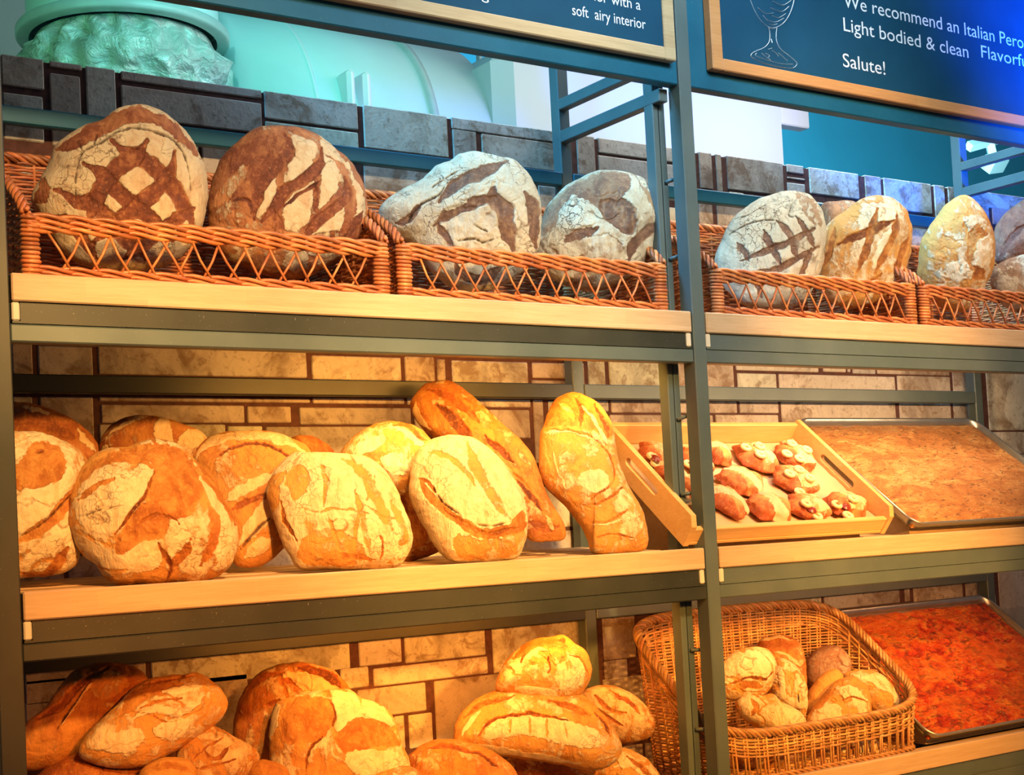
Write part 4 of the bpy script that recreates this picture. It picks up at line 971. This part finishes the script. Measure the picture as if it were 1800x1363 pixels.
bread('round_loaf', 'P', [(468,868),(476,840),(495,814),(520,800),(565,797),(600,800),(640,805),(670,825),(695,860),(712,900),(724,940),(718,970),(700,992),(660,998),(600,1000),(545,1004),(520,996),(500,962),(482,915)], .085,
 'pale creamy crusty loaf left of the oval loaf, front row of the middle shelf', mat='gold', T=.058, tilt=20, f0=.80, d0=.05, q=1.5, lump=.13, fv=.55, marks=[
 ('t', [(478,900),(480,860),(500,830)], 22), ('t', [(600,803),(640,830),(665,880),(690,935)], 20), ('t', [(565,812),(572,850),(570,890)], 9), ('t', [(625,860),(640,920),(650,980)], 12), ('Pt', [(530,950),(570,930),(625,945),(640,985),(560,998),(525,985)]), ('t', [(520,890),(560,898),(600,893),(650,905)], 4), ('t', [(640,885),(655,860),(660,835)], 4), ('t', [(640,888),(670,905),(700,910)], 5), ('t', [(636,886),(625,930),(630,975)], 6), ('s', [(492,880),(500,915),(520,950)], 7), ('Pt', [(500,835),(530,815),(545,850),(515,880)]), ('s', [(668,935),(676,955),(668,985)], 4), ('b', [(555,990),(610,978),(660,985)], 10), ('t', [(575,905),(590,950),(600,990)], 7), ('t', [(690,880),(710,940),(700,985)], 14)])
bread('baguette', 'E', [(357,340),(380,285),(430,240),(500,225),(560,245),(640,310),(720,380),(800,450),(880,540),(930,640),(960,730),(1010,820),(1045,880),(1040,930),(960,942),(885,930),(820,850),(700,700),(600,600),(480,490),(400,420)], .20,
 'long dark baguette leaning against the wall with ragged red brown splits', cat='baguette', mat='amber', T=.036, tilt=22, f0=.30, d0=.22, q=1.3, lump=.12, marks=[
 ('f', [(375,320),(385,380),(440,440)], 26), ('d', [(470,330),(540,390),(600,460),(640,510)], 46), ('s', [(430,270),(520,290),(600,350),(660,410)], 40), ('t', [(640,420),(720,460),(700,560),(620,520)], 40), ('d', [(690,470),(760,530),(810,590)], 26), ('d', [(810,640),(880,720),(940,800)], 28), ('t', [(760,600),(860,680),(940,760)], 14), ('s', [(880,860),(960,880),(1020,870)], 40), ('f', [(960,830),(1000,890)], 20), ('t', [(560,560),(680,650),(760,740)], 30)])
bread('round_loaf', 'E', [(352,720),(360,620),(382,560),(430,500),(500,475),(580,478),(650,500),(720,550),(790,630),(850,740),(877,850),(870,930),(830,1005),(740,1018),(620,1028),(530,1020),(470,960),(410,860),(370,790)], .075,
 'cream oval loaf with a curved rough split, right of the pale crusty loaf', mat='gold', T=.055, tilt=22, f0=.80, d0=.08, q=1.5, lump=.06, fv=.4, marks=[
 ('Pb', [(395,650),(440,700),(520,780),(620,860),(700,880),(800,860),(860,800),(870,900),(780,920),(700,930),(600,900),(500,820),(420,740)]), ('t', [(610,495),(640,590),(700,700),(760,800),(800,840)], 50), ('t', [(430,540),(520,560),(600,620),(640,690)], 26), ('Pf', [(660,540),(760,610),(860,750),(790,790),(740,720)]), ('s', [(395,655),(440,675),(470,720)], 14), ('Pf', [(380,690),(440,760),(520,830),(600,910),(560,990),(470,930),(400,800)]), ('Pt', [(560,905),(700,935),(865,890),(860,950),(820,1003),(700,1018),(600,1022),(545,985)]), ('c', [(460,700),(500,760),(580,820)], 5), ('c', [(640,860),(720,870),(800,850)], 5), ('s', [(500,790),(600,870),(720,905),(850,870)], 20)])
bread('long_loaf', 'E', [(925,580),(933,480),(955,400),(990,320),(1040,288),(1090,283),(1150,305),(1210,360),(1250,430),(1267,520),(1292,620),(1340,740),(1390,830),(1407,900),(1402,975),(1300,987),(1175,990),(1150,930),(1110,860),(1040,780),(960,700),(930,640)], .11,
 'long golden loaf leaning upright next to the wooden pastry tray', mat='gold', T=.05, tilt=22, f0=.34, d0=.08, q=1.4, marks=[
 ('Pb', [(985,330),(1040,290),(1150,308),(1220,380),(1255,480),(1180,450),(1060,430),(950,430)]), ('d', [(1090,300),(1118,350),(1108,420)], 20), ('d', [(1180,330),(1215,400),(1240,470)], 18), ('t', [(1020,330),(1060,360),(1080,400)], 30), ('f', [(1120,330),(1190,430),(1250,520)], 14),
 ('s', [(945,440),(1040,448),(1140,465),(1250,520)], 9), ('f', [(950,455),(1060,455),(1180,480),(1240,520)], 8), ('Pf', [(1110,640),(1200,620),(1240,680),(1190,730),(1120,700)]), ('s', [(1180,470),(1260,600),(1250,680),(1150,760)], 8), ('f', [(990,540),(1010,640),(1050,740)], 16), ('t', [(960,500),(1020,700),(1100,800)], 30), ('s', [(1160,860),(1240,850),(1330,790)], 9), ('s', [(1170,930),(1260,910),(1360,930)], 8), ('f', [(1170,870),(1260,855),(1340,810)], 9), ('s', [(1130,780),(1220,760),(1300,700)], 7)])
# ---- bottom shelf, left bay
bread('long_loaf', 'G', [(60,600),(100,520),(180,450),(260,340),(340,275),(480,262),(580,290),(620,350),(560,440),(440,530),(330,620),(230,680),(110,695),(40,670)], .21, 'long wrinkled red orange loaf at the far left of the bottom shelf', mat='amber', T=.05, tilt=30, f0=.28, d0=.22, marks=[('s', [(150,480),(240,440),(330,340),(450,270)], 30), ('f', [(250,510),(330,400),(390,320)], 12), ('c', [(240,520),(300,430),(370,330)], 6), ('Pt', [(400,300),(500,290),(540,340),(440,400),(380,370)]), ('t', [(120,620),(230,600),(240,660)], 50)])
bread('round_loaf', 'G', [(975,560),(985,440),(1030,350),(1100,280),(1200,250),(1300,255),(1380,285),(1440,340),(1480,410),(1480,520),(1400,640),(1200,690),(1040,670)], .22, 'round brown loaf with a dark red slash, behind the cross-split loaf on the bottom shelf', mat='amber', T=.055, tilt=14, f0=.42, d0=.3, marks=[
 ('d', [(1240,268),(1330,285),(1400,330),(1420,365)], 34), ('s', [(1170,322),(1230,335),(1290,370)], 24), ('s', [(1105,428),(1180,418)], 20), ('s', [(1030,380),(1090,310),(1180,290)], 24), ('Pf', [(1190,290),(1300,300),(1390,370),(1290,380)])])
bread('round_loaf', 'G', [(1113,580),(1120,480),(1160,420),(1250,390),(1330,372),(1440,360),(1500,400),(1580,430),(1640,490),(1667,560),(1700,640),(1705,720),(1660,800),(1400,860),(1200,840),(1125,720)], .10, 'big golden loaf split into a cross with floured quarter, bottom shelf centre left', mat='gold', T=.06, tilt=24, f0=.42, d0=.15, q=1.4, lump=.13, marks=[
 ('Pb', [(1165,470),(1210,408),(1320,388),(1385,425),(1388,500),(1330,570),(1220,590),(1165,545)]), ('Pf', [(1385,385),(1450,368),(1490,400),(1500,470),(1440,520),(1390,530)]), ('Pf', [(1510,400),(1590,440),(1640,500),(1600,500),(1520,470)]), ('Pb', [(1395,570),(1470,490),(1570,480),(1650,540),(1660,600),(1560,600),(1440,640)]), ('d', [(1370,405),(1390,460),(1385,520)], 10), ('d', [(1340,560),(1290,620),(1270,700)], 9), ('Pf', [(1430,640),(1560,610),(1680,640),(1690,700),(1500,720)]), ('Pf', [(1115,560),(1125,460),(1165,430),(1140,540)])])
bread('ciabatta_loaf', 'G', [(325,610),(400,510),(500,420),(590,340),(700,315),(770,315),(820,303),(890,340),(945,410),(930,470),(860,530),(740,610),(600,680),(450,677),(340,650)], .13, 'golden ciabatta with cracked flour lying across the pile, bottom shelf left', mat='gold', T=.045, tilt=34, f0=.40, d0=.05, q=1.4, lump=.12, marks=[
 ('b', [(500,470),(560,400),(660,350),(740,345)], 70), ('f', [(560,480),(650,440),(740,460),(830,420)], 34), ('f', [(680,365),(760,360),(840,350)], 34), ('s', [(590,440),(680,400),(760,400)], 6), ('Pf', [(420,560),(560,520),(600,570),(500,640),(400,620)]), ('s', [(640,470),(700,500),(780,480)], 5), ('Pf', [(640,520),(760,480),(800,520),(700,580)]), ('t', [(340,610),(440,640),(600,650)], 40), ('s', [(560,340),(700,320),(820,305)], 10)])
bread('ciabatta_loaf', 'G', [(735,620),(810,550),(880,520),(980,570),(1078,630),(1060,690),(1000,770),(860,820),(760,760)], .10, 'swirled ciabatta below the golden ciabatta, left of the cross-split loaf', mat='amber', T=.04, tilt=34, f0=.45, d0=.2, marks=[('s', [(850,620),(900,650),(960,600)], 14), ('s', [(800,690),(880,680),(980,650)], 6), ('s', [(790,660),(860,600),(930,560)], 6)])
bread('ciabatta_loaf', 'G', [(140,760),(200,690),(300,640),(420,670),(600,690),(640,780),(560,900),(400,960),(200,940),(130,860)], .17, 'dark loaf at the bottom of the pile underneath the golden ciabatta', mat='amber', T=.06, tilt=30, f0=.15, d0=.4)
bread('ciabatta_loaf', 'G', [(570,740),(640,665),(740,650),(810,690),(825,780),(780,900),(680,960),(590,900)], .07, 'orange loaf top at the lower edge of the picture under the golden ciabatta', mat='gold', T=.045, tilt=30, f0=.25, d0=.1, marks=[('b', [(620,690),(720,670),(800,700)], 30)])
bread('bread_roll', 'G', [(1025,740),(1060,670),(1130,668),(1195,710),(1210,820),(1130,930),(1040,900)], .06, 'small roll between the swirled ciabatta and the cross-split loaf at the lower edge', cat='roll', mat='amber', T=.04, f0=.3, tilt=25, q=.8)
bread('round_loaf', 'H', [(425,790),(500,750),(600,738),(700,742),(780,779),(800,860),(720,960),(560,980),(440,900)], .045, 'pale loaf top at the lower edge, in front of the cross-split loaf', mat='gold', T=.045, tilt=25, f0=.4)
bread('long_loaf', 'H', [(1480,430),(1560,388),(1650,395),(1730,430),(1800,500),(1828,570),(1785,612),(1680,622),(1600,600),(1500,520)], .18, 'scored loaf sticking out to the right behind the large long loaf, bottom shelf', mat='amber', T=.045, tilt=36, f0=.45, d0=.3, marks=[('s', [(1560,420),(1620,480),(1700,500)], 16), ('s', [(1620,400),(1700,440),(1760,500)], 14), ('s', [(1550,470),(1620,520),(1680,560)], 14)])
bread('long_loaf', 'H', [(920,625),(930,545),(985,470),(1080,415),(1220,395),(1380,405),(1500,435),(1580,500),(1640,580),(1682,665),(1640,730),(1550,748),(1400,722),(1200,690),(1050,672),(945,655)], .10, 'large long loaf with a pale ribbed flour band carrying the small top loaf, bottom shelf', mat='gold', T=.05, tilt=36, f0=.35, d0=.12, q=1.5, lump=.06, marks=[
 ('Pf', [(1110,520),(1250,500),(1420,520),(1560,580),(1600,640),(1450,650),(1250,600),(1080,620),(1070,570)]), ('d', [(1035,610),(1080,540),(1160,510),(1300,505),(1440,530)], 14), ('s', [(960,520),(1060,450),(1200,420)], 26), ('d', [(1560,500),(1610,560),(1630,600)], 12), ('s', [(1350,440),(1450,470),(1540,510)], 26), ('t', [(1180,520),(1175,600)], 12), ('t', [(1260,515),(1260,600)], 12), ('t', [(1340,520),(1340,610)], 12), ('t', [(1420,530),(1430,620)], 12), ('f', [(960,640),(1200,680),(1500,730)], 30), ('f', [(960,600),(990,540),(1040,490)], 24)])
bread('bread_roll', 'H', [(1112,375),(1140,300),(1190,230),(1270,182),(1350,172),(1415,163),(1470,200),(1520,240),(1540,290),(1530,360),(1490,410),(1410,452),(1300,440),(1200,420),(1130,405)], .115, 'small golden loaf with a ragged crest on top of the bread pile, bottom shelf', mat='gold', T=.05, tilt=30, f0=.38, d0=.12, q=1.3, lump=.13, marks=[
 ('b', [(1190,250),(1260,200),(1350,185),(1430,190)], 46), ('d', [(1400,175),(1420,165)], 20), ('d', [(1345,250),(1352,300),(1340,330)], 8), ('d', [(1240,230),(1225,270)], 8), ('f', [(1430,220),(1490,300),(1500,380)], 30), ('f', [(1380,250),(1420,340),(1400,420)], 30), ('s', [(1440,230),(1500,270),(1530,330)], 6), ('f', [(1200,390),(1300,400),(1400,430)], 40), ('f', [(1230,260),(1300,210),(1340,220)], 18)])
bread('long_loaf', 'H', [(700,730),(740,670),(800,635),(880,625),(1000,650),(1100,690),(1180,750),(1230,850),(1200,960),(1000,1010),(780,990),(710,860)], .07, 'brown crusted loaf at the lower edge, left below the large long loaf', mat='amber', T=.05, tilt=32, f0=.35, d0=.25, marks=[('s', [(800,660),(900,650),(1000,680)], 24), ('d', [(980,670),(1060,700),(1120,750)], 12)])
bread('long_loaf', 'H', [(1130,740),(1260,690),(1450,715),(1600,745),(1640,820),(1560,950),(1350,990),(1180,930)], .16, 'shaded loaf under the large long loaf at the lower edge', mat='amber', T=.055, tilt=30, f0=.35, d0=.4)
bread('long_loaf', 'H', [(1540,790),(1600,700),(1680,665),(1760,700),(1830,770),(1870,860),(1800,960),(1640,980),(1550,900)], .09, 'golden loaf at the lower edge, just left of the deep wicker basket', mat='gold', T=.05, tilt=32, f0=.35, d0=.15, marks=[('f', [(1640,740),(1720,720),(1780,780)], 30), ('s', [(1700,690),(1770,740),(1820,800)], 14)])
# ---- rolls in the deep basket
bread('bread_roll', 'J', [(370,460),(395,380),(460,335),(560,318),(650,350),(710,410),(740,500),(748,620),(740,740),(640,760),(500,700),(400,600)], .215, 'brown roll with a pale arched stripe at the back of the deep wicker basket', cat='roll', mat='amber', T=.032, Tb=.03, tilt=18, f0=.28, d0=.3, marks=[('f', [(385,410),(450,360),(560,338),(650,368)], 22), ('f', [(480,450),(580,470),(700,560)], 26)])
bread('bread_roll', 'J', [(745,580),(760,490),(820,430),(920,398),(1000,418),(1060,480),(1083,560),(1060,660),(960,720),(820,720),(760,670)], .225, 'dull brown round roll at the back of the deep basket, right of the striped one', cat='roll', mat='dark', T=.035, tilt=18, f0=.4, d0=.1, q=.9, marks=[('f', [(915,470),(960,460),(970,500),(920,510)], 5), ('f', [(770,490),(800,500)], 14)])
bread('bread_roll', 'J', [(60,700),(100,560),(150,500),(210,455),(290,425),(390,418),(475,455),(515,540),(505,640),(470,740),(380,790),(240,800),(120,780)], .13, 'large pale cracked roll at the left of the deep basket beside the steel post', cat='roll', mat='gold', T=.04, tilt=24, f0=.55, d0=.1, q=1.1, marks=[('d', [(150,690),(240,675),(330,640),(440,652),(500,590)], 14), ('b', [(200,730),(320,700),(420,710)], 60), ('Pf', [(280,480),(400,450),(480,520),(440,620),(340,600),(250,640),(230,560)]), ('t', [(420,450),(480,520),(500,590)], 14)])
bread('bread_roll', 'J', [(470,720),(478,600),(520,505),(600,515),(680,580),(740,680),(758,820),(735,930),(640,910),(530,850)], .135, 'pale streaky upright roll right of the cracked roll in the deep basket', cat='roll', mat='gold', T=.036, tilt=24, f0=.58, d0=.1, marks=[('t', [(610,540),(650,640),(640,760)], 30), ('f', [(560,560),(560,700),(600,820)], 40), ('c', [(690,760),(700,850)], 6)])
bread('bread_roll', 'J', [(730,900),(745,790),(800,690),(870,612),(940,578),(1000,600),(1022,655),(1000,760),(900,850),(800,920)], .14, 'smooth orange roll in the middle of the deep basket behind the front roll', cat='roll', mat='gold', T=.034, tilt=24, f0=.28, d0=.05)
bread('bread_roll', 'J', [(1020,645),(1080,595),(1180,588),(1290,620),(1360,680),(1425,780),(1492,880),(1440,945),(1330,965),(1220,900),(1120,780)], .14, 'long pale roll leaning at the right end of the deep basket', cat='roll', mat='gold', T=.036, tilt=28, f0=.50, d0=.1, marks=[('f', [(1100,620),(1240,660),(1340,740)], 40), ('s', [(1340,880),(1400,910),(1410,930)], 24), ('f', [(1400,800),(1450,900)], 30)])
bread('bread_roll', 'J', [(215,850),(250,790),(320,763),(400,778),(490,768),(560,830),(640,870),(720,930),(765,1020),(720,1085),(560,1080),(400,1010),(280,940)], .075, 'lumpy roll with a white floured tip at the front left of the deep basket', cat='roll', mat='gold', T=.032, tilt=30, f0=.5, d0=.15, lump=.15, marks=[('Pf', [(250,800),(320,775),(330,840),(290,900),(250,870)]), ('b', [(330,800),(370,860),(340,930)], 50), ('f', [(560,880),(640,960),(700,1030)], 30)])
bread('bread_roll', 'J', [(738,950),(790,860),(870,775),(930,700),(1000,657),(1090,648),(1165,680),(1213,745),(1222,850),(1222,965),(1150,1030),(1000,1070),(830,1065),(750,1010)], .075, 'big front roll with a peeling white flap in the centre of the deep basket', cat='roll', mat='gold', T=.04, tilt=28, f0=.40, d0=.12, q=1.2, marks=[('Pf', [(1010,700),(1100,700),(1170,770),(1190,820),(1120,780),(1040,800),(1000,760)]), ('s', [(1020,805),(1110,780),(1200,825)], 8), ('Pf', [(880,850),(1000,850),(1000,950),(900,950)]), ('b', [(800,880),(880,790),(960,730)], 60), ('s', [(870,960),(960,990),(1060,940)], 16)])
bread('bread_roll', 'J', [(180,1180),(240,1100),(380,1080),(520,1110),(600,1190),(570,1300),(400,1340),(240,1300)], .10, 'roll seen between the front stakes of the deep basket, left of the other', cat='roll', mat='gold', T=.04, tilt=20, f0=.5)
bread('bread_roll', 'J', [(720,1230),(800,1130),(950,1100),(1150,1090),(1270,1110),(1290,1200),(1180,1270),(950,1300),(800,1300)], .10, 'roll seen between the front stakes of the deep basket, right of the other', cat='roll', mat='gold', T=.04, tilt=20, f0=.45)

# ---- filled pastries on the wooden tray
PMAT = bread_mat('glazed_pastry', (.86, .70, .46), (.78, .42, .15), (.50, .12, .04), (.22, .02, .01), 0, .42)
CREAM = plain('piped_cream', (.86, .70, .42), .5, n=.08, nscale=90)
JAM = plain('dark_jam', (.22, .03, .02), .3)
def on_tray(x, y, h=.010):
    d = ray(x, y); P0 = TO+N_*h; return CAM+d*(((P0-CAM)@N_)/(d@N_))
def pastry(cx, cy, rx, ry, rings, label, band=None, seed=0):
    s_, ox, oy = CROPS['F']; P = on_tray(ox+cx/s_, oy+cy/s_, .022); rxx = rx/s_/1290*1.62; ryy = ry/s_/1290*2.2
    nt_, nr = 64, 24; V = []; msk = []
    for i in range(nr):
        f = (i+.5)/nr*math.pi; 
        for j in range(nt_):
            a = j*2*math.pi/nt_; rr = math.sin(f); x = rr*math.cos(a); y = rr*math.sin(a); z = math.cos(f)
            wv = 1+.08*math.sin(5*a+seed)+.05*math.sin(9*a+seed*2+4*f)+.04*math.sin(7*f+seed)
            V.append(P+E_*x*rxx*wv+S_*y*ryy*wv+N_*(z*.026 if z > 0 else z*.012))
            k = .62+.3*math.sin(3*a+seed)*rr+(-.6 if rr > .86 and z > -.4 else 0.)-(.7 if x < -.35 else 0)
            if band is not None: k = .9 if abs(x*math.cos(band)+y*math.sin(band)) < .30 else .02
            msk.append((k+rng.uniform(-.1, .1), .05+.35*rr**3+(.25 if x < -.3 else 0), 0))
    idx = np.arange(nr*nt_).reshape(nr, nt_); F = [(idx[i, j], idx[i+1, j], idx[i+1, (j+1) % nt_], idx[i, (j+1) % nt_]) for i in range(nr-1) for j in range(nt_)]
    F += [tuple(idx[0]), tuple(idx[-1][::-1])]
    t = thing('cream_pastry', P-N_*.012, label, 'pastry', 'pastries on the wooden tray')
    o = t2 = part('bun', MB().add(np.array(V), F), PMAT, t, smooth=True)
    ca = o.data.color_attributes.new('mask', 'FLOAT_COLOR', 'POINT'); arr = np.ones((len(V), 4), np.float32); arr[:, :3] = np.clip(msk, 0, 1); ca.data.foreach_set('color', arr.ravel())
    if rings:
        c = np.array([on_tray(ox+x/s_, oy+y/s_, .043) for x, y in rings]).mean(0); a = np.arange(12)*2*np.pi/12
        part('jam_centre', lathe_on(c-N_*.004, .011), JAM, t2, smooth=True)
    for x, y in rings:
        c = on_tray(ox+x/s_, oy+y/s_, .043); a = np.arange(20)*2*np.pi/20; r = .0085
        dc = (c-P); e = (dc@E_)/rxx; g = (dc@S_)/ryy; h = .026*math.sqrt(max(.05, 1-e*e-g*g))+.0025; c = P+E_*(dc@E_)+S_*(dc@S_)+N_*h
        m_ = MB().tube(c+r*np.cos(a)[:, None]*E_+r*np.sin(a)[:, None]*S_-N_*0, .0042, 7, closed=True)
        ro = part('cream_ring', m_, CREAM, t2, smooth=True)
def lathe_on(c, r):
    a = np.arange(20)*2*np.pi/20; V = [c+N_*.004]
    for k, z in ((.6, .003), (1., -.002)): V += [c+E_*r*k*math.cos(q)+S_*r*k*math.sin(q)+N_*z for q in a]
    F = [(0, 1+j, 1+(j+1) % 20) for j in range(20)]+[(1+j, 21+j, 21+(j+1) % 20, 1+(j+1) % 20) for j in range(20)]
    return MB().add(np.array(V), F)
for a in [(575, 300, 165, 125, [(500, 212), (600, 222), (610, 278)], 'round bun with three cream rings, back row of the pastry tray beside the steel post'),
 (880, 290, 170, 120, [(855, 198), (975, 245), (832, 248), (930, 292)], 'bun with four cream rings in the back right corner of the pastry tray'),
 (885, 480, 185, 118, [(842, 425), (912, 408), (1000, 462), (948, 522)], 'bun with four cream rings and dark middle, second row of the pastry tray'),
 (1290, 672, 185, 98, [(1232, 638), (1338, 635), (1330, 708)], 'bun with three cream rings in the front right corner of the pastry tray'),
 (985, 690, 185, 98, [(975, 658), (1085, 712)], 'pale bun with two cream rings, front row of the pastry tray'),
 (680, 695, 185, 108, [], 'red glazed bun with a cream stripe in the front row of the pastry tray', 0.),
 (460, 490, 185, 118, [], 'dark glazed croissant bun with a cream stripe in the second row of the tray', .5),
 (350, 650, 120, 130, [], 'lumpy orange bun in the front row of the tray beside the steel post', .9),
 (265, 265, 105, 100, [], 'cream topped bun half hidden behind the post in the back row of the tray', 1.2),
 (100, 330, 120, 105, [(70, 300), (130, 340)], 'bun seen in the narrow gap between the two steel uprights, back row'),
 (90, 560, 120, 110, [], 'bun seen in the narrow gap between the two steel uprights, second row', .3),
 (80, 740, 120, 90, [], 'bun seen in the narrow gap between the two steel uprights, front row', 1.),
 (-215, 285, 130, 105, [(-230, 260), (-190, 300)], 'curled bun in the back left corner of the pastry tray, left of the posts'),
 (-95, 440, 125, 100, [], 'bun near the left handle of the pastry tray, left of the posts', .7),
 (-60, 610, 100, 90, [], 'bun near the front left of the pastry tray seen past the posts', .2)]:
    pastry(*a, seed=a[0]) if len(a) == 7 else pastry(*a[:6], seed=a[0])

# ------------------------------------------------------------------ lift everything to its height over the floor
bpy.context.view_layer.update()
for o in bpy.data.objects:
    if o.parent is None: o.location.z += Z0
